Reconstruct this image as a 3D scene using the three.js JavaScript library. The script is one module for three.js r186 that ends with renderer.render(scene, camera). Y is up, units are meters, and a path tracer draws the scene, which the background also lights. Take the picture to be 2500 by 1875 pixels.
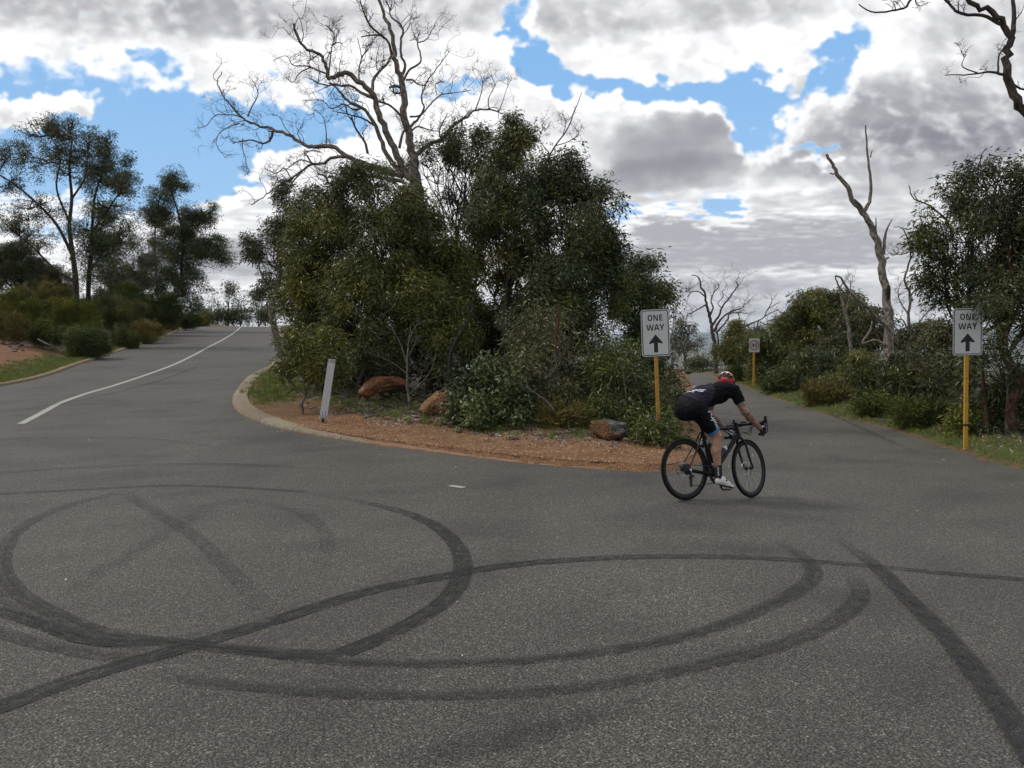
import * as THREE from 'three';
import { mergeGeometries, mergeVertices } from 'three/addons/utils/BufferGeometryUtils.js';
import { RoundedBoxGeometry } from 'three/addons/geometries/RoundedBoxGeometry.js';
import { DecalGeometry } from 'three/addons/geometries/DecalGeometry.js';
import { createNoise2D, createNoise3D } from 'simplex-noise';

// ---------------------------------------------------------------- camera, sky, sun, exposure
const scene = new THREE.Scene();
const camera = new THREE.PerspectiveCamera(50, 4 / 3, 0.1, 60000);
camera.position.set(0, 1.7, 0);
camera.rotation.x = THREE.MathUtils.degToRad(-2.92);
camera.updateMatrixWorld(true);
const renderer = new THREE.WebGLRenderer({ antialias: true });
renderer.setSize(1024, 768);
renderer.toneMapping = THREE.LinearToneMapping;
renderer.toneMappingExposure = 1.14;
renderer.shadowMap.enabled = true;

function mulberry(a) { return () => { a = (a + 0x6d2b79f5) | 0; let t = Math.imul(a ^ (a >>> 15), 1 | a); t = (t + Math.imul(t ^ (t >>> 7), 61 | t)) ^ t; return ((t ^ (t >>> 14)) >>> 0) / 4294967296; }; }
const n2 = createNoise2D(mulberry(11)), n3 = createNoise3D(mulberry(12));
const clamp = THREE.MathUtils.clamp, lerp = THREE.MathUtils.lerp;
const ss = (a, b, x) => { const t = clamp((x - a) / (b - a), 0, 1); return t * t * (3 - 2 * t); };
const V = (x, y, z) => new THREE.Vector3(x, y, z);
function fbm2(x, y, o) { let s = 0, a = 0.5; for (let i = 0; i < o; i++) { s += a * n2(x, y); x = x * 2.03 + 17.1; y = y * 2.03 - 9.7; a *= 0.5; } return s; }
function fbm3(x, y, z, o) { let s = 0, a = 0.5; for (let i = 0; i < o; i++) { s += a * n3(x, y, z); x = x * 2.03 + 7.1; y = y * 2.03 - 9.7; z = z * 2.03 + 3.3; a *= 0.5; } return s; }

const sunDir = V(-0.64, 0.74, -0.12).normalize();
const sun = new THREE.DirectionalLight(new THREE.Color(1.0, 0.94, 0.83), 1.75);
sun.position.copy(sunDir).multiplyScalar(150).add(V(0, 0, -20));
sun.target.position.set(0, 0, -20); scene.add(sun, sun.target);
sun.castShadow = true; sun.shadow.radius = 26; sun.shadow.mapSize.set(4096, 4096);
Object.assign(sun.shadow.camera, { left: -60, right: 60, top: 60, bottom: -60, near: 1, far: 400 });

// The sky: broken cloud with gaps of blue, computed for every direction above the horizon.
function blob(list, X, Y) {
  let v = 0;
  for (const [cx, cy, rx, ry, rot, amp] of list) {
    const dx = X - cx, dy = Y - cy;
    if (Math.abs(dx) > (rx + ry) * 1.8 || Math.abs(dy) > (rx + ry) * 1.8) continue;
    const c = Math.cos(rot * Math.PI / 180), s = Math.sin(rot * Math.PI / 180), a = (dx * c + dy * s) / rx, b = (-dx * s + dy * c) / ry, q = a * a + b * b;
    if (q < 2.6) v += amp * (1 - ss(0.25, 2.6, q));
  }
  return v;
}
const BLUE = [[150, 330, 300, 150, 8, 1.15], [400, 360, 150, 110, 25, 1.0], [520, 300, 120, 75, 15, .8], [690, 245, 110, 55, 25, .95], [345, 128, 55, 22, 25, .75], [1114, 40, 18, 45, 10, .6], [1128, 95, 30, 40, -20, .5], [1170, 150, 60, 32, 20, .9], [1290, 182, 110, 24, 6, .95], [1450, 205, 130, 26, -4, .95],
  [1600, 195, 90, 40, -10, 1.1], [1700, 205, 70, 28, -22, .9], [1790, 140, 45, 52, -30, .95], [1830, 82, 34, 30, 0, .75], [1640, 262, 45, 62, 12, 1.05], [1600, 330, 30, 40, 10, .7], [1400, 436, 90, 18, -12, .85], [1560, 425, 40, 30, 0, .8], [1480, 458, 110, 18, -4, .75], [1350, 470, 30, 18, 0, .6], [960, 192, 110, 14, -8, .6], [1768, 322, 34, 10, 0, .75], [620, 440, 60, 26, 40, .6]];
const CLOUD = [[80, 235, 110, 26, -6, 1.2], [20, 255, 60, 18, 0, .7], [175, 230, 45, 10, 20, .6], [640, 200, 50, 22, 10, .7], [700, 348, 150, 26, -4, 1.1], [630, 384, 100, 16, 5, .7], [1715, 166, 66, 24, -28, 1.0], [1650, 190, 30, 12, 0, .4], [1370, 330, 210, 95, 5, .8], [1430, 250, 100, 45, 0, .4], [1395, 475, 40, 30, 0, .7], [1480, 475, 28, 24, 0, .6], [90, 450, 160, 30, -3, .6], [440, 480, 200, 55, -12, .9], [560, 440, 90, 25, 0, .6]];
const GREY = [[260, 10, 330, 56, 4, .78], [560, 36, 200, 46, 0, .36], [960, 12, 220, 42, 0, .45], [880, 80, 90, 40, 0, .3], [1500, 22, 280, 38, -4, .5], [1280, 70, 110, 30, 0, .35], [1460, 310, 120, 62, -14, 1.15], [1400, 385, 190, 34, -8, .75], [2010, 255, 240, 66, 6, 1.3], [1950, 325, 280, 52, -3, 1.1], [2150, 90, 140, 80, 0, .55], [1700, 500, 340, 26, 2, 1.15], [1540, 556, 230, 24, 0, 1.1], [1850, 548, 220, 26, 0, 0.9], [1470, 515, 100, 30, 0, .5], [2000, 440, 180, 40, 0, .45], [1750, 430, 120, 16, -8, .4], [1650, 650, 300, 40, 0, .55], [480, 560, 220, 34, 0, 1.0], [1500, 610, 260, 14, 0, .4], [350, 500, 60, 18, 0, .3]];
// cover of cloud at a place of the view, and how far the wind has bent it there
function cloudField(X, Y, o) {
  const low = ss(400, 620, Y), st = 1 + 1.6 * low, wx = fbm2(X / 110 + 3, Y * st / 90, 4) * 50, wy = fbm2(X / 110 - 8, Y * st / 90 + 5, 4) * 36;
  const cov = 1.0 - 0.92 * blob(BLUE, X + wx, Y + wy / st) + blob(CLOUD, X + wx, Y + wy / st) + 0.16 * fbm2(X / 230, Y * st / 150, 3) + lerp(0.44, 0.24, low) * fbm2(X / 74 + wx / 220, Y * st / 50 + wy / 220, o);
  return [cov, wx, wy];
}
function makeSky(W, H) {
  const data = new Float32Array(W * H * 4), pitch = 2.92 * Math.PI / 180, cp = Math.cos(pitch), sp = Math.sin(pitch), F = 1778.9;
  for (let row = 0; row < H; row++) {
    const el = ((row + 0.5) / H - 0.5) * Math.PI, y = Math.sin(el), c = Math.cos(el);
    for (let col = 0; col < W; col++) {
      const th = ((col + 0.5) / W - 0.5) * 2 * Math.PI, x = Math.cos(th) * c, z = Math.sin(th) * c, k = (row * W + col) * 4;
      let R, G, B;
      if (y < -0.02) { R = 0.17; G = 0.16; B = 0.15; }
      else {
        const depth = -(z * cp) - y * sp, high = y * cp - z * sp;
        const front = depth > 0.62 ? ss(0.62, 0.78, depth) : 0;
        const yy = Math.max(y, 0) + 0.09, gx = x / yy, gz = z / yy;          // the layer seen from below
        let cov = 0, dark = 0.35, body = 0;
        const o = front > 0 ? 7 : 4;
        if (front > 0) {
          const X = 1106 + F * x / depth, Y = 829.5 - F * high / depth, low = ss(400, 620, Y);
          const here = cloudField(X, Y, 7), above = cloudField(X - 12, Y - 26 + 12 * low, 4);
          cov = here[0]; body = 0.6 * above[0] + 0.4 * cov;
          const soft = fbm2(X / 210 + 40, Y * (1 + 2 * low) / 120 - 6, 3), puff = fbm2(X / 75 + 9, Y * (1 + 1.5 * low) / 52, 4);
          dark = 0.88 * blob(GREY, X + here[1] * 0.7, Y + here[2] * 0.5) + 0.34 * (Math.min(above[0], 1.35) - 0.95) + 0.44 * soft + lerp(0.18, 0.24, low) * puff + 0.09 + 0.12 * ss(470, 660, Y) * (X > 1000 ? 1 : 0.35);
          dark = dark > 0 ? 1.05 * (1 - Math.exp(-dark * 1.25)) : 0;
        }
        let a, d;
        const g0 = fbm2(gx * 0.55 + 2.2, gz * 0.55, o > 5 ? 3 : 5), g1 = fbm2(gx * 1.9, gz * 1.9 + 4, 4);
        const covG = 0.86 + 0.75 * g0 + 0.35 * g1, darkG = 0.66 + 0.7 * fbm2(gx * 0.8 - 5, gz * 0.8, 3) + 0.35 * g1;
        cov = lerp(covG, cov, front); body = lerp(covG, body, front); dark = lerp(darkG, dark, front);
        a = ss(0.24, 0.80, cov);
        const inner = ss(0.5, 1.1, Math.min(body, cov + 0.25));
        d = clamp(dark, 0, 1.1) * (0.2 + 0.8 * inner);
        const hz = Math.pow(1 - clamp(y, 0, 1), 3.2);
        const bl = [lerp(0.14, 0.43, hz), lerp(0.36, 0.66, hz), lerp(0.73, 0.88, hz)];
        const edge = 1.02;
        const cl = [lerp(edge, 0.235, d), lerp(edge, 0.235, d), lerp(edge * 1.0, 0.27, d)];
        R = lerp(bl[0], cl[0], a); G = lerp(bl[1], cl[1], a); B = lerp(bl[2], cl[2], a);
        if (y < 0.02) { const t = ss(0.02, -0.02, y); R = lerp(R, 0.6, t); G = lerp(G, 0.63, t); B = lerp(B, 0.68, t); }
      }
      data[k] = R; data[k + 1] = G; data[k + 2] = B; data[k + 3] = 1;
    }
  }
  const t = new THREE.DataTexture(data, W, H, THREE.RGBAFormat, THREE.FloatType);
  t.mapping = THREE.EquirectangularReflectionMapping; t.magFilter = t.minFilter = THREE.LinearFilter; t.needsUpdate = true;
  return t;
}
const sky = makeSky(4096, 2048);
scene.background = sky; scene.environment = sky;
scene.fog = new THREE.FogExp2(new THREE.Color(0.62, 0.72, 0.86), 0.00007);

// ---------------------------------------------------------------- picture rays and the lie of the land
const FPX = 2010.5;
// x, y count in 2500 x 1875; a point at depth d metres ahead of the lens
function ray(px, py) { return V((px - 1250) / FPX, (937.5 - py) / FPX, -1).applyQuaternion(camera.quaternion); }
function at(px, py, d) { const r = ray(px, py); return r.multiplyScalar(d / -r.z).add(camera.position); }
const K = 2500 / 2212;
const at2 = (X, Y, d) => at(X * K, Y * K, d);
const unit = (d) => d / 1778.9;                                   // metres per unit of the 2212 wide picture at depth d
const sp_ = (x, w) => (x > 12 * w ? x : w * Math.log(1 + Math.exp(x / w)));
function roadH(x, z) {
  const d = -z;
  const a = x / Math.max(d, 4), wl = 1 - ss(-0.27, 0.12, a);
  const L = 0.053 * (sp_(d - 15, 2.5) - sp_(d - 80, 5));
  const R = -0.16 * ss(1.2, 4.0, x) * (1 - ss(70, 110, d)) - 0.004 * Math.max(0, Math.min(d, 58) - 12) - 0.10 * sp_(d - 66, 5);
  const far = Math.max(-62, L * wl * (1 - ss(150, 420, d)) + R * (1 - wl) - 0.11 * wl * sp_(d - 150, 20) - 0.09 * sp_(Math.abs(x) - 90, 12));
  return far;
}
function hit(px, py, h = roadH) {
  const r = ray(px, py), o = camera.position; let t0 = 1, t1 = 1;
  for (let t = 1; t < 400; t *= 1.02) { const p = r.clone().multiplyScalar(t).add(o); if (p.y < h(p.x, p.z)) { t1 = t; break; } t0 = t; t1 = t; }
  for (let i = 0; i < 30; i++) { const m = (t0 + t1) / 2, p = r.clone().multiplyScalar(m).add(o); if (p.y < h(p.x, p.z)) t1 = m; else t0 = m; }
  const p = r.multiplyScalar(t1).add(o); p.y = h(p.x, p.z); return p;
}
const hit2 = (X, Y) => hit(X * K, Y * K);
function smoothLine(pts, step) { const c = new THREE.CatmullRomCurve3(pts, false, 'centripetal'); return c.getSpacedPoints(Math.max(2, Math.round(c.getLength() / step))); }

// edges of the asphalt
const leftEdge = smoothLine([V(-30, 0, 8), V(-21, 0, -8), V(-16.6, 0, -17), ...[[0, 943], [203, 887], [316, 850], [429, 811], [490, 797]].map(([x, y]) => hit(x, y)), V(-29.3, 0, -80), V(-38, 0, -92), V(-55, 0, -100)].map((p) => V(p.x, 0, p.z)), 0.8);
const kerbLine = smoothLine([V(-42, 0, -88), V(-30, 0, -82), ...[[653, 796], [680, 823], [661, 893], [610, 921], [581, 950], [568, 975], [574, 1000], [610, 1025], [700, 1051], [859, 1079], [1073, 1107], [1322, 1136], [1500, 1148], [1616, 1154], [1680, 1146], [1716, 1118], [1716, 1060], [1706, 1000], [1694, 950], [1680, 920], [1664, 906]].map(([x, y]) => hit(x, y)), V(9, 0, -58), V(1, 0, -64)].map((p) => V(p.x, 0, p.z)), 0.45);
const rightEdge = smoothLine([V(22, 0, 8), V(13, 0, -3), ...[[2500, 1150], [2373, 1117], [2147, 1043], [2050, 1024], [1911, 981], [1849, 960], [1800, 939], [1745, 924], [1700, 909]].map(([x, y]) => hit(x, y)), V(11.6, 0, -60), V(4, 0, -66)].map((p) => V(p.x, 0, p.z)), 0.6);
const poly = { island: [...kerbLine, V(-20, 0, -140)], left: [...leftEdge, V(-200, 0, -130), V(-200, 0, 30), V(-30, 0, 30)], right: [...rightEdge, V(1, 0, -140), V(300, 0, -140), V(300, 0, 30), V(22, 0, 30)] };
function inPoly(P, x, z) { let c = false; for (let i = 0, j = P.length - 1; i < P.length; j = i++) { const a = P[i], b = P[j]; if ((a.z > z) !== (b.z > z) && x < ((b.x - a.x) * (z - a.z)) / (b.z - a.z) + a.x) c = !c; } return c; }
function distLine(L, x, z) {
  let m = 1e9;
  for (let i = 0; i < L.length - 1; i++) {
    const a = L[i], b = L[i + 1], dx = b.x - a.x, dz = b.z - a.z, t = clamp(((x - a.x) * dx + (z - a.z) * dz) / (dx * dx + dz * dz + 1e-9), 0, 1), ex = a.x + dx * t - x, ez = a.z + dz * t - z, q = ex * ex + ez * ez;
    if (q < m) m = q;
  }
  return Math.sqrt(m);
}
// signed distance into each verge: positive on the land, negative on the road
function verge(x, z) {
  const i = distLine(kerbLine, x, z) * (inPoly(poly.island, x, z) ? 1 : -1), l = distLine(leftEdge, x, z) * (inPoly(poly.left, x, z) ? 1 : -1), r = distLine(rightEdge, x, z) * (inPoly(poly.right, x, z) ? 1 : -1);
  let s = i, which = 'island';
  if (l > s) { s = l; which = 'left'; } if (r > s) { s = r; which = 'right'; }
  if (z < -98 && s < 2) { s = Math.max(s, Math.min(3, -98 - z)); }
  return [s, which];
}
function landH(x, z, v = verge(x, z)) {
  const [s, w] = v, d = -z, base = roadH(x, z);
  if (d > 150 || Math.abs(x) > 110) return base + fbm2(x * 0.002, z * 0.002, 3) * 6 * ss(150, 800, d) + fbm2(x * 0.02, z * 0.02, 2) * 0.5;
  const rough = 0.05 * fbm2(x * 0.9, z * 0.9, 3) + 0.22 * fbm2(x * 0.13, z * 0.13, 2) * ss(0.5, 5, s);
  if (s < 0) return base - 0.14 * ss(0.0, 0.2, -s);
  if (w === 'island') return base + 0.09 * ss(0, 0.12, s) + 0.27 * ss(0.4, 4.5, s) + rough * ss(0.1, 0.8, s);
  if (w === 'left') return base + 0.05 * ss(0, 0.15, s) + (0.35 * ss(0.8, 3, s) + 1.9 * ss(2.2, 11, s)) * (1 - ss(95, 130, d)) + rough * ss(0.1, 1, s);
  return base + 0.07 * ss(0, 0.3, s) + 0.16 * ss(0.2, 1.6, s) - 0.06 * sp_(s - 3.5, 1) + rough * 1.2 * ss(0.0, 0.5, s) + 0.04 * fbm2(x * 3, z * 3, 2) * ss(0, 0.1, s) - 0.02;
}
const landAt = (px, py) => { const p = hit(px, py, (x, z) => landH(x, z)); return p; };

// ---------------------------------------------------------------- names, labels, geometry helpers
const used = {};
function numbered(name) { const k = used[name] = (used[name] ?? -1) + 1; return k ? name + '_' + String(k).padStart(3, '0') : name; }
function tag(o, label, category, group) { o.userData.label = label; o.userData.category = category; if (group) o.userData.group = group; return o; }
function shade(o) { o.traverse((m) => { if (m.isMesh) { m.castShadow = true; m.receiveShadow = true; } }); return o; }
function thing(name, label, category, pos, group) { const o = new THREE.Group(); o.name = numbered(name); if (pos) o.position.copy(pos); scene.add(o); return tag(o, label, category, group); }
function part(name, geo, mat, parent) { const m = new THREE.Mesh(Array.isArray(geo) ? merge(geo) : geo, mat); m.name = name; m.castShadow = m.receiveShadow = true; parent.add(m); return m; }
function struct(name, geo, mat) { const m = new THREE.Mesh(geo, mat); m.name = numbered(name); m.castShadow = m.receiveShadow = true; m.userData.kind = 'structure'; scene.add(m); return m; }
function merge(list) {
  list = list.filter(Boolean).map((g) => { g = g.index ? g.toNonIndexed() : g; for (const k of Object.keys(g.attributes)) if (!['position', 'normal', 'uv', 'color'].includes(k)) g.deleteAttribute(k); if (!g.attributes.uv) g.setAttribute('uv', new THREE.BufferAttribute(new Float32Array(g.attributes.position.count * 2), 2)); return g; });
  if (list.some((g) => g.attributes.color)) for (const g of list) if (!g.attributes.color) g.setAttribute('color', new THREE.BufferAttribute(new Float32Array(g.attributes.position.count * 3).fill(1), 3));
  return list.length === 1 ? list[0] : mergeGeometries(list);
}
// a bent tapered tube through points with a radius at each; uv in metres
function limb(pts, radii, sides = 6, cap = false) {
  const n = pts.length, pos = [], nor = [], uv = [], idx = [];
  let u = V(0, 0, 1), along = 0;
  const t = V(), w = V();
  for (let i = 0; i < n; i++) {
    t.subVectors(pts[Math.min(n - 1, i + 1)], pts[Math.max(0, i - 1)]).normalize();
    if (i === 0) { u = Math.abs(t.z) < 0.9 ? V(0, 0, 1) : V(1, 0, 0); }
    u = u.clone().addScaledVector(t, -u.dot(t)).normalize(); w.crossVectors(t, u);
    if (i) along += pts[i].distanceTo(pts[i - 1]);
    for (let k = 0; k <= sides; k++) {
      const a = (k / sides) * Math.PI * 2, c = Math.cos(a), s = Math.sin(a), nx = u.x * c + w.x * s, ny = u.y * c + w.y * s, nz = u.z * c + w.z * s;
      pos.push(pts[i].x + nx * radii[i], pts[i].y + ny * radii[i], pts[i].z + nz * radii[i]); nor.push(nx, ny, nz); uv.push((k / sides) * 0.6, along);
    }
  }
  for (let i = 0; i < n - 1; i++) for (let k = 0; k < sides; k++) { const a = i * (sides + 1) + k, b = a + sides + 1; idx.push(a, a + 1, b, a + 1, b + 1, b); }
  if (cap) for (const [i, dir] of [[0, -1], [n - 1, 1]]) { const c = pos.length / 3; t.subVectors(pts[Math.min(n - 1, i + 1)], pts[Math.max(0, i - 1)]).normalize().multiplyScalar(dir); pos.push(pts[i].x, pts[i].y, pts[i].z); nor.push(t.x, t.y, t.z); uv.push(0, 0); for (let k = 0; k < sides; k++) { const a = i * (sides + 1) + k; dir > 0 ? idx.push(c, a, a + 1) : idx.push(c, a + 1, a); } }
  const g = new THREE.BufferGeometry();
  g.setAttribute('position', new THREE.Float32BufferAttribute(pos, 3)); g.setAttribute('normal', new THREE.Float32BufferAttribute(nor, 3)); g.setAttribute('uv', new THREE.Float32BufferAttribute(uv, 2)); g.setIndex(idx);
  return g;
}
const bar = (a, b, r1, r2 = r1, sides = 10) => limb([a, a.clone().lerp(b, 0.5), b], [r1, (r1 + r2) / 2, r2], sides, true);
function curve(pts, n) { return new THREE.CatmullRomCurve3(pts, false, 'centripetal').getPoints(n); }
const box = (w, h, d, x = 0, y = 0, z = 0, r = 0.003) => new RoundedBoxGeometry(w, h, d, 2, Math.min(r, w / 2.1, h / 2.1, d / 2.1)).translate(x, y, z);
function tint(geo, f) { const p = geo.attributes.position, c = new Float32Array(p.count * 3); for (let i = 0; i < p.count; i++) { const q = f(p.getX(i), p.getY(i), p.getZ(i), i); c[i * 3] = q[0]; c[i * 3 + 1] = q[1]; c[i * 3 + 2] = q[2]; } geo.setAttribute('color', new THREE.BufferAttribute(c, 3)); return geo; }
function dataTex(N, M, f, srgb = true) {
  const d = new Uint8Array(N * M * 4);
  for (let y = 0; y < M; y++) for (let x = 0; x < N; x++) { const q = f(x, y), k = (y * N + x) * 4; d[k] = q[0]; d[k + 1] = q[1]; d[k + 2] = q[2]; d[k + 3] = q[3] ?? 255; }
  const t = new THREE.DataTexture(d, N, M, THREE.RGBAFormat); t.magFilter = THREE.LinearFilter; t.minFilter = THREE.LinearMipmapLinearFilter; t.generateMipmaps = true; t.wrapS = t.wrapT = THREE.RepeatWrapping; if (srgb) t.colorSpace = THREE.SRGBColorSpace; t.needsUpdate = true; return t;
}
const std = (o) => new THREE.MeshStandardMaterial(o);
const lin = (r, g, b) => new THREE.Color().setRGB(r, g, b);
// ---------------------------------------------------------------- asphalt, ground, kerb, paint
function stoneTile(N, cell, seed, colour, dark, rough = 0.5) {
  // loose or bound stones of about CELL texels: brightness per stone, dark joints between
  const G = Math.round(N / cell), rnd = mulberry(seed), cx = new Float32Array(G * G), cy = new Float32Array(G * G), val = new Float32Array(G * G), sz = new Float32Array(G * G);
  for (let i = 0; i < G * G; i++) { cx[i] = rnd(); cy[i] = rnd(); val[i] = rnd(); sz[i] = 0.6 + 0.55 * rnd(); }
  const h = new Float32Array(N * N), v = new Float32Array(N * N), s = G / N;
  for (let y = 0; y < N; y++) for (let x = 0; x < N; x++) {
    const gx = x * s, gy = y * s, ix = Math.floor(gx), iy = Math.floor(gy); let best = 9, bv = 0;
    for (let j = -1; j <= 1; j++) for (let i = -1; i <= 1; i++) {
      const a = (ix + i + G) % G, b = (iy + j + G) % G, k = b * G + a, dx = ix + i + cx[k] - gx, dy = iy + j + cy[k] - gy, q = Math.sqrt(dx * dx + dy * dy) / sz[k];
      if (q < best) { best = q; bv = val[k]; }
    }
    h[y * N + x] = Math.max(0, 1 - best * 1.35); v[y * N + x] = bv;
  }
  const map = dataTex(N, N, (x, y) => { const k = y * N + x; return colour(v[k], Math.min(1, h[k] * 2.6), x, y); });
  const bump = dataTex(N, N, (x, y) => { const k = y * N + x, q = 255 * Math.min(1, Math.sqrt(h[k]) * 1.1) * (0.6 + 0.4 * v[k]); return [q, q, q]; }, false);
  return { map, bump };
}
const asphaltTile = stoneTile(2048, 4.3, 5, (v, h) => {
  const stone = v > 0.98 ? 225 : v > 0.8 ? 160 + 130 * (v - 0.8) : 100 + 66 * v, q = lerp(58, stone, h), warm = v > 0.5 && v < 0.62 ? 1.06 : 1;
  return [Math.min(255, q * warm * 1.02), q, q * (warm > 1 ? 0.88 : 0.945)];
});
const asphaltMat = std({ map: asphaltTile.map, bumpMap: asphaltTile.bump, bumpScale: 0.004, roughness: 0.8, vertexColors: true, color: lin(0.385, 0.385, 0.38) });
function gridSheet(xs, zs, h, uvScale, colour) {
  const nx = xs.length, nz = zs.length, pos = new Float32Array(nx * nz * 3), uv = new Float32Array(nx * nz * 2), col = new Float32Array(nx * nz * 3), idx = [];
  for (let j = 0; j < nz; j++) for (let i = 0; i < nx; i++) {
    const k = j * nx + i, x = xs[i], z = zs[j], y = h(x, z);
    pos.set([x, y, z], k * 3); uv.set([x / uvScale, -z / uvScale], k * 2); col.set(colour(x, z), k * 3);
    if (i < nx - 1 && j < nz - 1) idx.push(k, k + 1, k + nx, k + 1, k + nx + 1, k + nx);
  }
  const g = new THREE.BufferGeometry();
  g.setAttribute('position', new THREE.BufferAttribute(pos, 3)); g.setAttribute('uv', new THREE.BufferAttribute(uv, 2)); g.setAttribute('color', new THREE.BufferAttribute(col, 3)); g.setIndex(idx); g.computeVertexNormals(); 
  if (g.attributes.normal.getY(0) < 0) { for (let i = 0; i < idx.length; i += 3) { const t = idx[i]; idx[i] = idx[i + 1]; idx[i + 1] = t; } g.setIndex(idx); g.computeVertexNormals(); }
  return g;
}
const span = (a, b, s) => { const o = []; for (let x = a; x < b - 1e-6; x += s) o.push(x); o.push(b); return o; };
{ // one sheet of asphalt under both roads and the junction
  const xs = span(-46, 24, 0.4), zs = span(-100, 9, 0.4);
  const dust = (x, z) => { const d = -z; return clamp(ss(2.2, 6, x) * ss(7.5, 13, d) * (0.65 + 0.7 * fbm2(x * 0.3, z * 0.3, 3)), 0, 1); };
  struct('road', gridSheet(xs, zs, roadH, 4.7, (x, z) => {
    const m = 1 + 0.24 * fbm2(x * 0.2 + 4, z * 0.2, 5) + 0.16 * fbm2(x * 0.9, z * 0.9, 3) - 0.26 * ss(0.08, 0.4, fbm2(x * 0.45 + 30, z * 0.6, 5)) - 0.10 * ss(0.1, 0.3, fbm2(x * 1.7 - 8, z * 1.7, 3)), t = dust(x, z) * 0.55;
    return [m * lerp(1, 1.12, t), m * lerp(1, 0.98, t), m * lerp(1, 0.82, t)];
  }), asphaltMat);
}
// ground colours by what lies there
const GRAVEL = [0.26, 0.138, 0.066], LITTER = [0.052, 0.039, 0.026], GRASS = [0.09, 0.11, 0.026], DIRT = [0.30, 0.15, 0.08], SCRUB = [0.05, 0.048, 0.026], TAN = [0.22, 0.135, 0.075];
const mix3 = (a, b, t) => [lerp(a[0], b[0], t), lerp(a[1], b[1], t), lerp(a[2], b[2], t)];
function kindOfGround(x, z, v) {
  const [s, w] = v, n = fbm2(x * 0.8, z * 0.8, 4), m = fbm2(x * 2.6 + 9, z * 2.6, 3);
  let gravel = 0, grass = 0, dirt = 0, litter = 0;
  if (w === 'island') {
    const left = ss(-3.9, -5.6, x) * ss(-17.2, -20.0, z);                                  // the nose by the left road is grassed
    gravel = 1 - ss(lerp(1.7, 0.25, left), lerp(2.5, 0.9, left), s + n * 0.9);
    grass = left * ss(0.05, 0.7, s + n * 0.6) * (1 - ss(3.2, 4.6, s)) * ss(-0.25, 0.3, n + m * 0.5 + 0.2);
    grass = Math.max(grass, ss(1.5, 2.0, s + n * 0.5) * (1 - ss(2.8, 3.8, s + n)) * ss(0.0, 0.3, m + n * 0.6) * 0.9);
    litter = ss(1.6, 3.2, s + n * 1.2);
    if (x > 2.2) { const q = ss(2.2, 2.9, x) * (1 - ss(1.6, 2.6, s + n)); dirt = q * 0.8; litter *= 1 - 0.6 * q; grass *= 0.5; }
  } else if (w === 'left') {
    grass = (1 - ss(1.1, 2.1, s + n)) * ss(-0.5, 0.1, n + 0.3) ; dirt = ss(1.0, 1.6, s + n * 0.7) * (1 - ss(4.2, 6.5, s + n)) * (1 - ss(33, 38, -z)) ; litter = (1 - grass) * (1 - dirt);
    dirt = Math.max(dirt, (1 - ss(0.8, 2.2, s)) * ss(36, 44, -z) * 0.7); if (-z > 38) grass *= 0.7;
  } else { grass = (1 - ss(0.9, 1.7, s + n * 0.8)) * ss(0.0, 0.25, s + m * 0.2) * ss(-0.45, 0.1, n + 0.25); litter = ss(0.8, 1.8, s + n); dirt = (1 - ss(0.0, 0.45, s + m * 0.4)) * 0.9; if (-z > 30) dirt = Math.max(dirt, 0.35); }
  return { gravel, grass, dirt, litter, n, m };
}
function groundColour(x, z) {
  const d = -z;
  if (d > 150 || Math.abs(x) > 110) { const f = fbm2(x * 0.0016, z * 0.0016, 4), q = fbm2(x * 0.012, z * 0.012, 3); return mix3([0.055, 0.07, 0.04], [0.17, 0.15, 0.09], clamp(0.35 + f * 0.8 + q * 0.4, 0, 1)); }
  const v = verge(x, z), k = kindOfGround(x, z, v);
  let c = v[1] === 'island' ? TAN : SCRUB;
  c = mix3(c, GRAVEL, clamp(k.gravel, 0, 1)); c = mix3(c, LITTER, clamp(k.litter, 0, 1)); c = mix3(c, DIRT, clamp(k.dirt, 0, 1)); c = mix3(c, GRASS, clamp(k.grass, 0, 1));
  const q = 1 + 0.35 * k.m + 0.25 * k.n; return [c[0] * q, c[1] * q, c[2] * q];
}
const soilTile = stoneTile(1024, 6, 8, (v, h, x, y) => { const q = lerp(120, 185 + 70 * v, h) * (0.88 + 0.24 * v); return [Math.min(255, q), Math.min(255, q * 0.99), Math.min(255, q * 0.97)]; });
const soilMat = std({ map: soilTile.map, bumpMap: soilTile.bump, bumpScale: 0.012, roughness: 1, vertexColors: true, color: lin(1.5, 1.5, 1.5) });
{
  const grow = (from, dir, to) => { const o = []; let x = from, s = 0.3; while (Math.abs(x) < to) { s *= 1.22; x += dir * s; o.push(x); } return o; };
  const xs = [...grow(-34, -1, 26000).reverse(), ...span(-34, -10, 0.3), ...span(-9.8, 10, 0.2), ...span(10.3, 20, 0.3), ...grow(20, 1, 26000)];
  const zs = [...grow(-100, -1, 26000).reverse(), ...span(-100, -30, 0.4), ...span(-29.75, -8, 0.2), ...span(-7.6, 9, 0.6), ...grow(9, 1, 3000)];
  struct('ground', gridSheet(xs, zs, landH, 1.6, groundColour), soilMat);
}
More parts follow.
